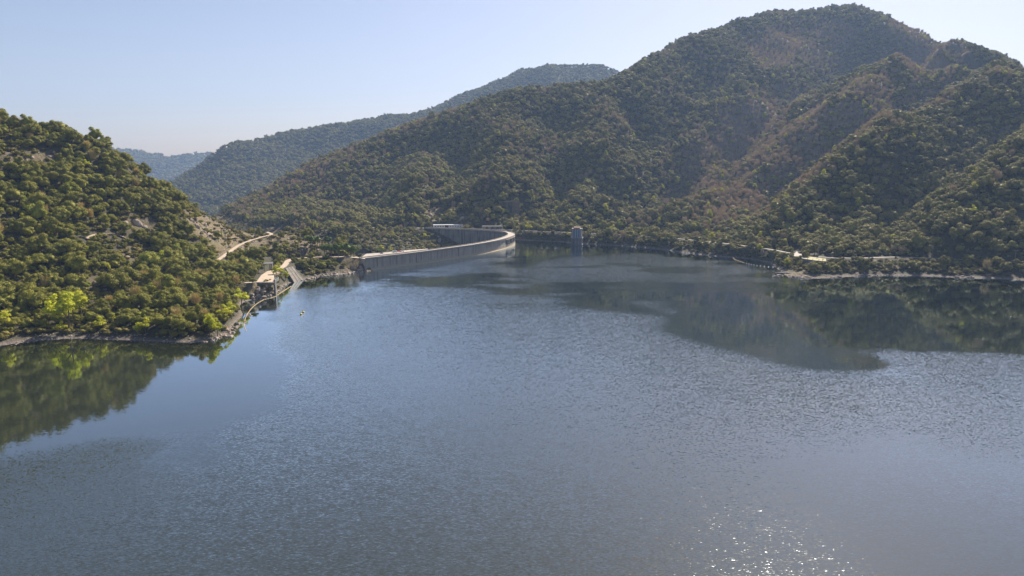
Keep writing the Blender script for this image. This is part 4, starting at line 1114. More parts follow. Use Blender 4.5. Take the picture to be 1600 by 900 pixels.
oak_me = [crown_mesh('oak_crown', 4.6, 5.2, 17, 5200, 0.25, 11, .80, core=.56), crown_mesh('oak_crown', 4.2, 5.8, 13, 4600, 0.25, 23, 1.05, core=.56), crown_mesh('oak_crown', 5.0, 4.6, 22, 5400, 0.25, 37, .66, core=.56), crown_mesh('oak_crown', 4.0, 4.8, 10, 4000, 0.25, 51, .9, core=.5, loose=.6)]
oak_tr = [trunk_mesh('oak_trunk', 6.0, .28, 1), trunk_mesh('oak_trunk', 6.6, .26, 2), trunk_mesh('oak_trunk', 5.2, .30, 3), trunk_mesh('oak_trunk', 5.4, .22, 4)]
lime_me = [crown_mesh('young_crown', 2.7, 5.4, 12, 1000, 0.30, 61, 1.45, .0, .3), crown_mesh('young_crown', 3.2, 5.0, 14, 1100, 0.32, 67, 1.1, .0, .4)]
lime_tr = [trunk_mesh('young_trunk', 7.0, .16, 5, 5, 1.5), trunk_mesh('young_trunk', 6.6, .17, 6, 5, 1.8)]
pine_me = [crown_mesh('pine_crown', 3.8, 7.4, 13, 1900, 0.30, 71, .62, .75), crown_mesh('pine_crown', 3.3, 6.8, 11, 1700, 0.28, 73, .8, .75)]
pine_tr = [trunk_mesh('pine_trunk', 8.6, .24, 7, 4, 2.0), trunk_mesh('pine_trunk', 7.8, .22, 8, 4, 1.8)]
bare_me = [twig_mesh('twig_crown', 9.5, 3.2, 81), twig_mesh('twig_crown', 8.5, 3.8, 83)]
bare_tr = [trunk_mesh('bare_trunk', 8.5, .2, 9, 6, 2.0), trunk_mesh('bare_trunk', 7.5, .2, 10, 6, 2.4)]
shrub_me = [crown_mesh('shrub_crown', 1.7, 1.1, 8, 620, 0.20, 91, .75, .6), crown_mesh('shrub_crown', 1.9, 1.0, 9, 680, 0.2, 93, .6, .6)]
shrub_tr = [trunk_mesh('shrub_stem', 1.6, .09, 12, 4, .8), trunk_mesh('shrub_stem', 1.5, .09, 13, 4, .9)]
for l_, k in ((oak_me, 'oak'), (lime_me, 'lime'), (pine_me, 'pine'), (bare_me, 'bare'), (shrub_me, 'shrub')):
    for q in l_: q.materials.append(M[k])
for l_ in (oak_tr, lime_tr, pine_tr, bare_tr, shrub_tr):
    for q in l_: q.materials.append(M['bark'])
blossom_me = lime_me[1].copy(); blossom_me.name = 'blossom_crown'; blossom_me.materials.clear(); blossom_me.materials.append(M['blossom'])
KIND = {'evergreen_oak': (oak_me, oak_tr), 'young_tree': (lime_me, lime_tr), 'pine_tree': (pine_me, pine_tr), 'bare_tree': (bare_me, bare_tr), 'shrub': (shrub_me, shrub_tr), 'blossom_tree': ([blossom_me], [lime_tr[1]])}
bare_me[0].materials[0]
first_crown = {}
def plant(kd, var, x, y, z, sc, rz, label, cat, group=None, sz=1.0):
    cr, tr = KIND[kd]; var = var % len(cr)
    o = bpy.data.objects.new(kd, None); S.collection.objects.link(o); o.empty_display_size = 1
    o.location = (x, y, z); o.scale = (sc, sc, sc * sz); o.rotation_euler = (0, 0, rz)
    tag(o, label, cat, group)
    c_ = bpy.data.objects.new('crown', cr[var]); S.collection.objects.link(c_); c_.parent = o
    t_ = bpy.data.objects.new('trunk', tr[var]); S.collection.objects.link(t_); t_.parent = o
    first_crown.setdefault((kd, var), c_)
    return o

# ------------------------------------------------------------------ plants: where they grow
def jitter_points(x0, x1, y0, y1, st, seed):
    r_ = np.random.default_rng(seed)
    X, Y = np.meshgrid(np.arange(x0, x1, st), np.arange(y0, y1, st * .9))
    X = X + (np.arange(X.shape[0])[:, None] % 2) * st / 2
    return (X + (r_.random(X.shape) - .5) * st * .85).ravel(), (Y + (r_.random(X.shape) - .5) * st * .85).ravel(), r_

roads_all = [(shore_road, 6.5), (far_road, 6), (left_road, 5), (dirt_road, 4.5)]
def road_ok(x, y, k=1.0):
    m_ = np.ones(len(x), bool)
    for l_, d_ in roads_all:
        dd, _ = seg_dist(x, y, l_); m_ &= dd > d_ * k
    dd, _ = seg_dist(x, y, dam_line); m_ &= dd > 9; m_ &= ~((dd < 30) & (h_at(x, y) > -2) & (x > -175) & (y < 900))
    return m_
clear_areas = [[(398, 419), (446, 419), (446, 442), (398, 442)], [(443, 414), (464, 414), (483, 442), (455, 450)], [(1238, 389), (1294, 398), (1293, 412), (1238, 404)], [(672, 348), (728, 348), (728, 358), (672, 358)], [(752, 350), (788, 350), (788, 362), (752, 362)],
               [(412, 403), (430, 403), (430, 424), (412, 424)]]
x, y, r_ = jitter_points(-900, 1850, 340, 2450, 8.5, 5)
ds = np.where(y < 900, 1.0, 1.0)
z = h_at(x, y)
px, py = proj(x, y, z)
clr = clearance(x, y, z + 6)
dwn = DOWN[np.clip(((y - GY0) / GS).astype(int), 0, len(gy) - 1), np.clip(((x - GX0) / GS).astype(int), 0, len(gx) - 1)]
ok = ((z > 2.4) | dwn) & (px > -330) & (px < 1930) & (clr > -22) & road_ok(x, y)
x, y, z, px, py, clr = [a[ok] for a in (x, y, z, px, py, clr)]
vis = clr > -1.0
for a in clear_areas: ok = ~inpoly(px, py, a); x, y, z, px, py, clr, vis = [q[ok] for q in (x, y, z, px, py, clr, vis)]
# keep open the sight of what stands clear in the photograph: no tree grows right in front of these
keep_open = [(q, 9, 0) for q in dirt_road[::2]] + [(q, 7, 0) for q in left_road[::2]] + [(q, 3, 0) for q in shore_road if 160 < q[0] < 520 and q[1] < 720]
keep_open += [(W(a, b_, 15), 6, 0) for a, b_ in ((486, 398), (508, 398), (529, 398), (541, 398), (553, 398))]
keep_open += [(W(a, b_, CR), 6, 0) for a, b_ in ((1258, 403), (1266, 404), (1274, 405), (1282, 405.5), (1248, 397))]
keep_open += [(W(421, 419, 11), 9, 0), (W(430, 445, 5), 6, 0), (W(460, 428, 6), 14, 0), (W(700, 354, CR), 26, 0), (W(770, 358, CR), 20, 0)] + [(tuple(q), 7, 0) for q in ut] + [(q, 5, 0) for q in far_road[::3]]
keep_open += [(hit(a, b_), 5, 0) for a, b_ in ((212, 350), (225, 356), (198, 400), (298, 345), (305, 352), (318, 352), (325, 366), (345, 360), (310, 382), (66, 199), (125, 211), (78, 246), (148, 448), (961, 326), (673, 335), (722, 343), (330, 345), (395, 385), (475, 386), (512, 388), (686, 376))]
def opened(x, y, z, hh=9.0, rr=3.0):
    ok_ = np.ones(len(x), bool); a0, b0 = proj(x, y, z); a1, b1 = proj(x, y, z + hh); dep = y * cp - (z - CAM_H) * sp
    for q, r0, _ in keep_open:
        qa, qb = proj(np.array(q[0]), np.array(q[1]), np.array(q[2]) + .5); qd = q[1] * cp - (q[2] - CAM_H) * sp
        ok_ &= ~((dep < qd + 1) & (dep > qd - 160) & (np.abs(a0 - qa) < (rr + r0 * .35) * FPX / dep) & (qb > b1 - 1) & (qb < b0 + 1.5))
    return ok_
ok = opened(x, y, z)
x, y, z, px, py, clr, vis = [q[ok] for q in (x, y, z, px, py, clr, vis)]
# kind of plant
u = r_.random(len(x)); patch = fbm(x, y, 60, 3, 41)
rk = np.zeros(len(x)); br = np.zeros(len(x))
ixx = np.clip(((x - GX0) / GS).astype(int), 0, len(gx) - 1); iyy = np.clip(((y - GY0) / GS).astype(int), 0, len(gy) - 1)
rk = rock_soft[iyy, ixx]; br = bare_soft[iyy, ixx]
left = (x < -60) & (y < 830)
kd = np.zeros(len(x), int)                     # 0 oak, 1 bare, 2 young, 3 shrub, -1 nothing
pb = np.clip(br * (0.95 + 0.5 * patch) + (patch > 0.35) * 0.3 * (y > 1000) + 0.05, 0, 0.95)
sky_bare = inpoly(px, py, [(360, 325), (480, 262), (700, 160), (720, 178), (600, 225), (420, 330), (380, 345)])
pb = np.maximum(pb, sky_bare * 0.6); pb = np.where(left, 0.055, pb)
kd[u < pb] = 1
u2 = r_.random(len(x))
kd[(u2 > 0.975) & ~left] = 2
kd[(u2 > 0.955) & (br > 0.12) & ~left] = 2
kd[left & (u2 > 0.985)] = 2
kd[(rk > 0.25) & (r_.random(len(x)) < 0.92)] = 3
kd[(rk > 0.25) & (r_.random(len(x)) < 0.5)] = -1
kd[left & (kd == 0) & (fbm(x, y, 30, 3, 44) > 0.25) & (u2 < .6)] = 3
sc = np.where(kd == 0, 0.58 + 1.05 * r_.random(len(x)) ** 1.5, 0.8 + 0.4 * r_.random(len(x)))
sc = np.where(left & (kd == 0), sc * 0.98, sc)
sc = np.where(kd == 2, sc * np.where(left, .8, 1.25), sc); sc = np.where((kd == 3), 0.9 + 1.0 * r_.random(len(x)), sc)
sc = np.where((y > 1150) & (kd == 0), sc * 1.02, sc)
near_shore = (z < 9) & (kd == 0); sc = np.where(near_shore, sc * 0.72, sc)
rz = r_.random(len(x)) * 6.283
# trees that can be told apart: the 300 of each kind that show largest; the rest is the wood
done = np.zeros(len(x), bool)
depth = y * cp - (z - CAM_H) * sp
infr = (px > 2) & (px < 1598) & (py > 2) & vis
def pick(k, nmax, cond=True):
    q = np.nonzero((kd == k) & infr & cond)[0]
    q = q[np.argsort(-(sc[q] / depth[q]))][:nmax]; done[q] = True; return q
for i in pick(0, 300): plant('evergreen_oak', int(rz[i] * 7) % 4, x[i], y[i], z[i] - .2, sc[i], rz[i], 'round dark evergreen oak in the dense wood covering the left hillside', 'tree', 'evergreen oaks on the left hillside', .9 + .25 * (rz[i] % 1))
OBJ_bare = pick(1, 120, ~left)
for i in OBJ_bare: plant('bare_tree', int(rz[i] * 7) % 2, x[i], y[i], z[i] - .2, sc[i], rz[i], 'leafless grey brown tree among evergreens on the right mountain', 'tree', 'leafless trees on the right mountain')
for i in pick(2, 110, ~left): plant('young_tree', int(rz[i] * 7) % 2, x[i], y[i], z[i] - .2, sc[i], rz[i], 'yellow green budding tree scattered among dark evergreens on the right mountain', 'tree', 'budding trees on the right mountain', )
for i in pick(2, 40, left): plant('young_tree', int(rz[i] * 7) % 2, x[i], y[i], z[i] - .2, sc[i] * .8, rz[i], 'small fresh green tree between dark oaks on the left hillside', 'tree', 'young trees on the left hillside')
for i in pick(3, 110, left): plant('shrub', int(rz[i] * 7) % 2, x[i], y[i], z[i] - .1, sc[i], rz[i], 'low olive green shrub on the stony ground of the left hillside', 'shrub', 'shrubs on the left hillside')

# plants one can point to
def at_px(px_, py_, near=200): return hit(px_, py_, near)
lab = [
 (108, 520, 2.3, 1, 'biggest bright green tree, low on the left hillside'), (88, 505, 1.9, 0, 'bright green tree just left of the biggest bright one'), (128, 498, 1.6, 1, 'bright green tree behind and right of the biggest bright one'),
 (96, 524, .9, 0, 'small lime bush tree on the left shore below the big bright tree'), (156, 522, 1.15, 0, 'slim lime tree standing alone at the left shore'), (228, 524, 1.15, 0, 'slim lime tree on the shore under the dark oaks'), (218, 525, .75, 1, 'little lime tree beside the slim one under the dark oaks'),
 (328, 528, 1.3, 1, 'lime thicket tree at the rocky tip of the left shore'), (340, 527, 1.15, 0, 'lime tree at the very end of the left point'), (352, 505, 1.3, 0, 'upright lime tree above the left point'), (362, 500, 1.1, 1, 'lime tree right of the upright one above the left point'), (378, 484, 1.5, 0, 'tall narrow lime tree on the shore near the orange boom'),
 (432, 436, 1.0, 1, 'bright green tree leaning over the gate pier'), (439, 433, 1.05, 0, 'bright green tree between gate pier and boat ramp'), (446, 440, .8, 1, 'lowest bright green tree beside the boat ramp'),
 (136, 264, .9, 0, 'bright lime tree near the skyline of the left hill'), (172, 258, 1.0, 0, 'tall bright lime tree near the skyline of the left hill, right of another'), (255, 412, 1.0, 1, 'bright lime tree halfway up the left hillside'), (8, 520, 1.2, 1, 'lime tree at the left edge by the shore'),
 (826, 363, 1.15, 0, 'lime tree on the far shore right of the dam tip'), (957, 367, 1.1, 0, 'squat lime tree on the far shore right of the tower'), (968, 360, 1.3, 0, 'tall lime tree on the far shore right of the tower'), (946, 335, 1.2, 1, 'lime tree just left of the stone pillar'), (986, 364, .8, 1, 'small lime tree farther right of the tower on the far shore'),
 (860, 312, 1.1, 1, 'lime tree in the forest above the dam tip'), (834, 318, .9, 1, 'lime tree in the forest beside the stone arcade'), (1034, 300, 1.2, 0, 'lime tree in the forest at the foot of the bare spur'), (1058, 297, 1.6, 1, 'wide lime tree at the foot of the bare spur'), (1075, 297, 1.3, 0, 'lime tree at the foot of the bare spur, right of a wide one'),
 (1020, 322, 1.2, 1, 'low yellow green tree below the bare spur'), (1312, 225, 1.6, 0, 'single bright lime tree on the bare spur'), (1108, 345, 1.2, 1, 'lime tree in the wood above the right shore road'), (1340, 332, 1.2, 1, 'yellow lime tree above the shaded hollow'), (1230, 420, 1.0, 1, 'small lime tree on the rocky right point'),
 (1083, 366, 1.1, 1, 'lime bush tree on the shore left of the boom'), (1187, 398, .8, 1, 'little lime tree at the waterline behind the boom'), (1195, 190, 1.3, 1, 'pale yellow tree high on the bare slope')]
for (a, b_, s_, v_, l_) in lab:
    x0, y0, z0 = at_px(a, b_); plant('young_tree', v_, x0, y0, max(z0, .5) - .2, s_ * (1.5 if y0 > 700 else 1.15), a * .7, l_, 'tree')
for k_, (a, b_, s_) in enumerate([(1290, 265, 1.3), (1262, 172, 1.3), (1277, 175, 1.1), (1100, 285, 1.0), (1135, 355, .9)]):
    x0, y0, z0 = at_px(a, b_); plant('blossom_tree', 0, x0, y0, z0 - .2, s_, a * .7, ['pale blossoming tree in front of the bare spur', 'whitish blossoming tree on the mountain, left of its twin', 'whitish blossoming tree on the mountain, right of its twin', 'pale blossoming tree at the lower end of the bare spur', 'small pale blossoming tree near the shore road'][k_], 'tree')
for k_, (a, b_, s_) in enumerate([(486, 400, 1.0), (497, 398.5, .9), (508, 402, 1.05), (518, 402.5, 1.1), (529, 402, 1.15), (541, 401.5, 1.2), (553, 400.5, 1.1), (513, 397, 1.0), (535, 396, 1.0), (547, 396, .95)]):
    x0, y0, z0 = W(a, b_, 12.0); z0 = H(x0, y0)
    plant('pine_tree', k_, x0, y0, z0 - .3, s_ * 1.25, a, 'round topped green pine in the grove at the left end of the dam', 'tree', 'pines at the left end of the dam')
# the dark oaks scattered round the dirt road and the right shore points
for k_, (a, b_, s_) in enumerate([(372, 420, 1.3), (398, 408, 1.0), (414, 397, 1.35), (425, 398, 1.1), (432, 397, 1.2), (440, 398, .8), (452, 396, .9), (462, 391, 1.2), (447, 392, 1.1), (486, 410, 1.3), (478, 413, 1.0), (500, 418, 1.0), (512, 417, 1.2), (525, 420, .9), (537, 418, .8),
                                  (398, 433, 1.1), (404, 425, 1.15), (392, 432, .9), (395, 446, .8), (416, 445, .7), (424, 447, .7), (437, 441, .9), (480, 376, 1.0), (492, 384, 1.2), (465, 366, .9), (410, 364, 1.0), (389, 364, 1.2)]):
    x0, y0, z0 = at_px(a, b_, 420); plant('evergreen_oak', k_, x0, y0, z0 - .3, s_ * .68, a * 1.3, 'separate dark oak on the stony ground around the dirt road and yard', 'tree', 'oaks around the dirt road and yard')
for k_, (a, b_, s_, l_) in enumerate([(1222, 410, 1.5, 'big round oak on the right point, left of the lay-by'), (1231, 414, 1.3, 'round oak in front of the lay-by on the right point'), (1245, 413, 1.0, 'oak right of the big round oak on the right point'), (1216, 415, 1.2, 'oak at the water side of the right point'),
                                      (1262, 399, 1.5, 'tall leaning oak beside the very tall bare pole'), (1273, 398, 1.6, 'tall oak just left of the very tall bare pole'), (1177, 392, 1.2, 'rounded pale oak on the shore behind the boom'), (1185, 394, 1.1, 'second rounded pale oak on the shore behind the boom'),
                                      (1090, 380, 1.2, 'rounded oak on the shore left of the boom'), (1100, 382, 1.0, 'smaller rounded oak on the shore left of the boom'), (1022, 372, 1.1, 'oak on the far shore near the middle of the bay'), (1032, 373, 1.0, 'lower oak beside another on the far shore of the bay')]):
    x0, y0, z0 = at_px(a, b_, 500); plant('evergreen_oak', k_, x0, y0, max(z0, 1) - .3, s_ * .85, a * 1.3, l_, 'tree')
# bushes between shore road and water
bsh = []
rr_ = random.Random(4)
for k_ in range(170):
    a = rr_.uniform(1245, 1600); b_ = rr_.uniform(410, 425)
    if 1335 < a < 1395 and rr_.random() < .6: continue
    bsh.append((a, b_))
for k_ in range(80):
    a = rr_.uniform(820, 1210); yw = np.interp(a, [814, 930, 1000, 1085, 1163, 1210], [366, 371.5, 376, 387, 396, 412]); bsh.append((a, yw - rr_.uniform(2, 7)))
nb_ = 0
rr_.shuffle(bsh)
for k_, (a, b_) in enumerate(bsh):
    x0, y0, z0 = at_px(a, b_, 450)
    if z0 < 1.2: continue
    if seg_dist(np.array([x0]), np.array([y0]), shore_road)[0][0] < 4.5: continue
    nb_ += 1
    if nb_ > 180: break
    plant('shrub', k_, x0, y0, z0 - .2, rr_.uniform(.8, 2.0), a, 'olive bush on the bank between shore road and lake', 'shrub', 'bushes below the shore road')

# the woods themselves: everything nobody could count
protos = [first_crown[k_] for k_ in [('evergreen_oak', 0), ('evergreen_oak', 1), ('evergreen_oak', 2), ('evergreen_oak', 3), ('bare_tree', 0), ('bare_tree', 1), ('young_tree', 0), ('young_tree', 1), ('shrub', 0), ('shrub', 1)]]
def wood(name, x, y, z, kidx, sc, rz, zs):
    me = bpy.data.meshes.new(name); me.vertices.add(len(x)); me.vertices.foreach_set("co", np.stack([x, y, z], 1).astype(np.float32).ravel())
    for nme, arr in (('pk', kidx), ('sc', sc), ('rz', rz), ('zs', zs)):
        a = me.attributes.new(nme, 'FLOAT', 'POINT'); a.data.foreach_set("value", np.asarray(arr, np.float32))
    o = obj(name, me)
    ng = bpy.data.node_groups.new(name, 'GeometryNodeTree')
    ng.interface.new_socket("Geometry", in_out='INPUT', socket_type='NodeSocketGeometry'); ng.interface.new_socket("Geometry", in_out='OUTPUT', socket_type='NodeSocketGeometry')
    N = ng.nodes; gi = N.new('NodeGroupInput'); go = N.new('NodeGroupOutput'); jn = N.new('GeometryNodeJoinGeometry')
    def attr(nm):
        q = N.new('GeometryNodeInputNamedAttribute'); q.data_type = 'FLOAT'; q.inputs[0].default_value = nm; return q.outputs[0]
    rot = N.new('ShaderNodeCombineXYZ'); ng.links.new(attr('rz'), rot.inputs[2])
    scl = N.new('ShaderNodeCombineXYZ'); s0 = attr('sc'); ng.links.new(s0, scl.inputs[0]); ng.links.new(s0, scl.inputs[1])
    ml = N.new('ShaderNodeMath'); ml.operation = 'MULTIPLY'; ng.links.new(s0, ml.inputs[0]); ng.links.new(attr('zs'), ml.inputs[1]); ng.links.new(ml.outputs[0], scl.inputs[2])
    ka = attr('pk')
    for i, po in enumerate(protos):
        if not np.any(np.round(kidx) == i): continue
        cmpn = N.new('ShaderNodeMath'); cmpn.operation = 'COMPARE'; ng.links.new(ka, cmpn.inputs[0]); cmpn.inputs[1].default_value = i; cmpn.inputs[2].default_value = 0.1
        oi = N.new('GeometryNodeObjectInfo'); oi.inputs[0].default_value = po; oi.inputs['As Instance'].default_value = True; oi.transform_space = 'ORIGINAL'
        ip = N.new('GeometryNodeInstanceOnPoints')
        ng.links.new(gi.outputs[0], ip.inputs['Points']); ng.links.new(cmpn.outputs[0], ip.inputs['Selection']); ng.links.new(oi.outputs['Geometry'], ip.inputs['Instance'])
        ng.links.new(rot.outputs[0], ip.inputs['Rotation']); ng.links.new(scl.outputs[0], ip.inputs['Scale'])
        ng.links.new(ip.outputs[0], jn.inputs[0])
    ng.links.new(jn.outputs[0], go.inputs[0])
    md = o.modifiers.new('scatter', 'NODES'); md.node_group = ng
    kind(o, 'stuff')
    return o
m_ = (~done) & (kd >= 0)
base_i = np.select([kd == 0, kd == 1, kd == 2, kd == 3], [0, 4, 6, 8], 0); nvar = np.select([kd == 0], [4], 2)
kidx = base_i + (np.floor(rz * 7).astype(int) % nvar)
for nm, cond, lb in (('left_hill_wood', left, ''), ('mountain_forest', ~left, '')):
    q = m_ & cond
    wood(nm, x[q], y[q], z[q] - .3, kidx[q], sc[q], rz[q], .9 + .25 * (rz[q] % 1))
# second layer: undergrowth filling the gaps
x2, y2, r2 = jitter_points(-900, 1850, 340, 1450, 4.8, 15)
z2 = h_at(x2, y2); px2, py2 = proj(x2, y2, z2); c2_ = clearance(x2, y2, z2 + 3)
ok = (z2 > 1.6) & (px2 > -250) & (px2 < 1850) & (c2_ > -6) & road_ok(x2, y2, .8) & (r2.random(len(x2)) < np.where((x2 < -60) & (y2 < 830), .85, np.where(z2 < 14, .7, .5)))
for a in clear_areas: ok &= ~inpoly(px2, py2, a)
ixx = np.clip(((x2 - GX0) / GS).astype(int), 0, len(gx) - 1); iyy = np.clip(((y2 - GY0) / GS).astype(int), 0, len(gy) - 1)
ok &= opened(x2, y2, z2, 2.5, 1.5)
ok &= (rock_soft[iyy, ixx] < .3) | (r2.random(len(x2)) < .35)
x2, y2, z2 = x2[ok], y2[ok], z2[ok]; rz2 = r2.random(len(x2)) * 6.28
ko = np.where((r2.random(len(x2)) < np.where((x2 < -60) & (y2 < 830), .6, .45)) & (rock_soft[np.clip(((y2 - GY0) / GS).astype(int), 0, len(gy) - 1), np.clip(((x2 - GX0) / GS).astype(int), 0, len(gx) - 1)] < .2) & (z2 > 4), np.floor(rz2 * 9).astype(int) % 4, 8 + (np.floor(rz2 * 5).astype(int) % 2))
wood('undergrowth', x2, y2, z2 - .2, ko, np.where(ko < 4, .34 + .38 * r2.random(len(x2)), .7 + 1.1 * r2.random(len(x2))), rz2, np.ones(len(x2)))
# forest on the far ridges
for nm, (xs, ys, zz_, _o), st, s_, lim in (('middle_ridge_forest', F1, 15.0, 1.75, 4200), ('distant_ridge_forest', F2, 34.0, 3.2, 6400)):
    xa, ya, r3 = jitter_points(xs[0] + 5, xs[-1] - 5, ys[0] + 5, min(lim, ys[-1] - 5), st, 19)
    fx = (xa - xs[0]) / (xs[1] - xs[0]); fy = (ya - ys[0]) / (ys[1] - ys[0]); ix, iy = fx.astype(int), fy.astype(int); tx_, ty_ = fx - ix, fy - iy
    ix = np.clip(ix, 0, len(xs) - 2); iy = np.clip(iy, 0, len(ys) - 2)
    za = (zz_[iy, ix] * (1 - tx_) + zz_[iy, ix + 1] * tx_) * (1 - ty_) + (zz_[iy + 1, ix] * (1 - tx_) + zz_[iy + 1, ix + 1] * tx_) * ty_
    pa, pb_ = proj(xa, ya, za)
    cl = clearance(xa, ya, za + 8, 90)
    ok = (pa > 150) & (pa < 1050) & (pb_ < 360) & (cl > -40)
    xa, ya, za = xa[ok], ya[ok], za[ok]; rza = r3.random(len(xa)) * 6.28
    wood(nm, xa, ya, za - 1, (np.floor(rza * 5).astype(int) % 4) * 1.0, s_ * (.55 + .6 * r3.random(len(xa))), rza, .8 + .3 * (rza % 1))
    print(nm, len(xa))
print('trees', len(x), 'undergrowth', len(x2))

# ------------------------------------------------------------------ rocks
def rock_mesh(name, seed, sub=2):
    bm = bmesh.new(); bmesh.ops.create_icosphere(bm, subdivisions=sub, radius=1.0); r_ = random.Random(seed)
    pl = [(Vector((r_.gauss(0, 1), r_.gauss(0, 1), r_.gauss(0, .8))).normalized(), r_.uniform(.55, .9)) for _ in range(11)]
    for v in bm.verts:
        for d_, k_ in pl:
            e = v.co.dot(d_) - k_
            if e > 0: v.co -= d_ * e
        v.co *= r_.uniform(.96, 1.04)
    me = bpy.data.meshes.new(name); bm.to_mesh(me); bm.free(); me.materials.append(M['rock']); return me
rocks = [rock_mesh('boulder', 100 + k_) for k_ in range(5)]
rr_ = random.Random(9)
def rocks_along(pts, n_, s0, s1, label, group, spread=3.0, lift=0.0, name='boulder'):
    pl = [W(a, b_) if not isinstance(a, tuple) else a for a, b_ in pts]
    for k_ in range(n_):
        i = rr_.randrange(len(pl) - 1); t_ = rr_.random()
        a = [pl[i][j] * (1 - t_) + pl[i + 1][j] * t_ for j in range(2)]
        x0, y0 = a[0] + rr_.uniform(-spread, spread), a[1] + rr_.uniform(-1, 1) * spread
        z0 = max(H(x0, y0), -.2)
        o = bpy.data.objects.new(name, rocks[rr_.randrange(5)]); S.collection.objects.link(o); s_ = rr_.uniform(s0, s1) ** 1
        o.location = (x0, y0, z0 + s_ * .1); o.scale = (s_ * rr_.uniform(.8, 1.5), s_ * rr_.uniform(.8, 1.2), s_ * rr_.uniform(.6, .95)); o.rotation_euler = (rr_.uniform(-.3, .3), rr_.uniform(-.3, .3), rr_.uniform(0, 6))
        tag(o, label, 'rock', group)
rocks_along([(270, 532), (330, 533.5), (352, 527), (362, 515), (374, 506), (388, 492)], 50, .5, 1.6, 'pale boulder on the rocky tip of the left shore', 'boulders at the left point')
rocks_along([(400, 467), (412, 465), (425, 462), (428, 455)], 26, .8, 2.2, 'pale boulder at the foot of the quay wall', 'boulders below the quay wall', 3)
rocks_along([(432, 458), (441, 449), (452, 443)], 20, .5, 1.4, 'pale boulder between gate pier and boat ramp', 'boulders beside the boat ramp', 2)
rocks_along([(478, 438.5), (500, 432), (520, 430), (540, 428), (560, 425), (577, 421)], 80, .6, 2.0, 'pale boulder on the bank between boat ramp and dam', 'boulders between ramp and dam', 4)
rocks_along([(540, 420), (560, 415), (574, 413)], 40, .7, 1.9, 'boulder tumbled under the left end of the dam', 'boulders under the dam end', 4)
rocks_along([(1214, 430), (1230, 432), (1250, 434.5), (1262, 434)], 34, .6, 2.0, 'pale boulder on the rocky right point', 'boulders at the right point', 3.5)
rocks_along([(1300, 434), (1312, 433)], 12, .8, 1.8, 'pale boulder of the small heap right of the right point', 'boulders right of the right point', 2.5)
rocks_along([(1335, 430), (1345, 430), (1390, 430), (1398, 428)], 26, .6, 1.6, 'pale boulder at the water below the shore road', 'boulders below the shore road', 3)
rocks_along([(1490, 433), (1520, 434)], 14, .7, 1.9, 'pale boulder at the water near the right edge', 'boulders near the right edge', 3)
rocks_along([(-60, 549), (0, 541), (50, 534), (100, 528), (200, 529), (270, 532)], 60, .3, .8, 'small stone on the long left beach', 'stones on the left beach', 3.5, name='shore_stone')
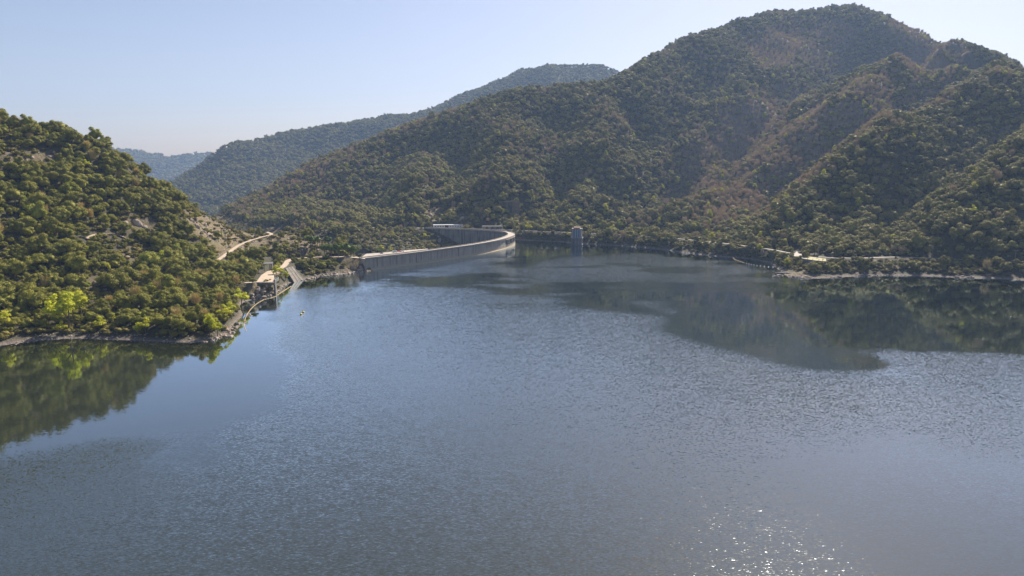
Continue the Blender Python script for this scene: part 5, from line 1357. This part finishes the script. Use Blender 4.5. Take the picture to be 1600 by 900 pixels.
# outcrops on the left hill
for k_, (a, b_, s_, l_) in enumerate([(212, 350, 6, 'broad pale rock face high on the left hill'), (225, 356, 4, 'pale rock slab right of the broad rock face'), (195, 352, 4, 'rock knob left of the broad rock face'), (198, 405, 4, 'rubble outcrop halfway up the left hill'), (208, 396, 3.5, 'upper rubble outcrop halfway up the left hill'), (212, 390, 3, 'small top rock of the rubble outcrop'),
                                      (298, 345, 5.5, 'pale ribbed crag above the dirt road'), (305, 355, 5, 'lower part crag beside the ribbed crag'), (318, 352, 4.5, 'reddish crag right of the ribbed crag'), (325, 368, 4, 'crag below the reddish crag'), (350, 362, 3.5, 'small crag over the dirt road bend'), (308, 380, 5, 'long dark edged rock rib near the lower dirt road'), (318, 392, 4, 'lower end of the dark edged rock rib'),
                                      (404, 456, 3.2, 'pale rock bluff under the yard, left piece'), (415, 452, 3.2, 'pale rock bluff under the yard, middle piece'), (424, 455, 3.0, 'pale rock bluff under the yard next to the gate pier'), (66, 199, 4.5, 'pinkish rock near the skyline, upper left'), (125, 211, 4.5, 'grey rock tower near the skyline of the left hill'), (78, 246, 4.5, 'orange rock on the upper left slope'), (10, 243, 4, 'rock at the left edge on the upper slope'), (148, 445, 4, 'grey rock rib low on the left hill'), (145, 462, 3.5, 'lower grey rock rib low on the left hill'),
                                      (472, 384, 3.5, 'light cliff rock below the saddle, left of the pines'), (510, 390, 4, 'light cliff rock right above the pines'), (515, 383, 3.5, 'upper light cliff rock above the pines'), (566, 414, 3.5, 'tan crag carrying the left end of the dam'), (552, 418, 3.5, 'tan crag left of the dam end'),
                                      (673, 338, 7, 'tall pale rock strip behind the white building'), (675, 328, 6, 'upper pale rock strip behind the white building'), (722, 343, 6, 'brown rock face right of the white building'), (686, 378, 6, 'sunlit white rock edge at the foot of the inner dam face'), (684, 371, 4, 'upper sunlit rock by the inner dam face'),
                                      (1368, 412, 3.5, 'pale rock slope under the shore road'), (1352, 409, 3, 'smaller pale rock slope under the shore road')]):
    x0, y0, z0 = at_px(a, b_, 300)
    o = bpy.data.objects.new('rock_outcrop', rocks[k_ % 5]); S.collection.objects.link(o)
    o.location = (x0, y0 + s_ * .3, z0 - s_ * .15); o.scale = (s_ * .9, s_ * .55, s_ * .85); o.rotation_euler = (.3, .25 * math.sin(k_ * 2.1), k_ * .9)
    tag(o, l_, 'rock')

# gravel and small stones along the drawdown margin
proto_r = [o for o in S.objects if o.name.startswith('boulder')][:3]
protos = proto_r
xr, yr, r4 = jitter_points(-420, 700, 380, 1100, 2.2, 33)
zr = h_at(xr, yr); pr, qr = proj(xr, yr, zr); cr_ = clearance(xr, yr, zr + 1)
ok = (zr > -.4) & (zr < 2.3) & (pr > -100) & (pr < 1700) & (cr_ > -3) & (r4.random(len(xr)) < .6)
dn = DOWN[np.clip(((yr - GY0) / GS).astype(int), 0, len(gy) - 1), np.clip(((xr - GX0) / GS).astype(int), 0, len(gx) - 1)]
ok &= ~dn
xr, yr, zr = xr[ok], yr[ok], zr[ok]; rzr = r4.random(len(xr)) * 6.28
wood('shore_rubble', xr, yr, zr, np.floor(rzr * 5).astype(int) % 3, .25 + .75 * r4.random(len(xr)) ** 2.5, rzr, np.full(len(xr), .7))
print('rubble', len(xr))

# broken stone on the bare slopes of the left bank
xs_, ys_, r5 = jitter_points(-420, -60, 380, 820, 2.6, 43)
rs_ = rock_soft[np.clip(((ys_ - GY0) / GS).astype(int), 0, len(gy) - 1), np.clip(((xs_ - GX0) / GS).astype(int), 0, len(gx) - 1)]
ok = (rs_ > .35) & (r5.random(len(xs_)) < .5) & road_ok(xs_, ys_, .9)
xs_, ys_ = xs_[ok], ys_[ok]; zs_ = h_at(xs_, ys_); rzs = r5.random(len(xs_)) * 6.28
wood('scree', xs_, ys_, zs_ - .1, np.floor(rzs * 5).astype(int) % 3, .35 + 1.5 * r5.random(len(xs_)) ** 3, rzs, np.full(len(xs_), .9))
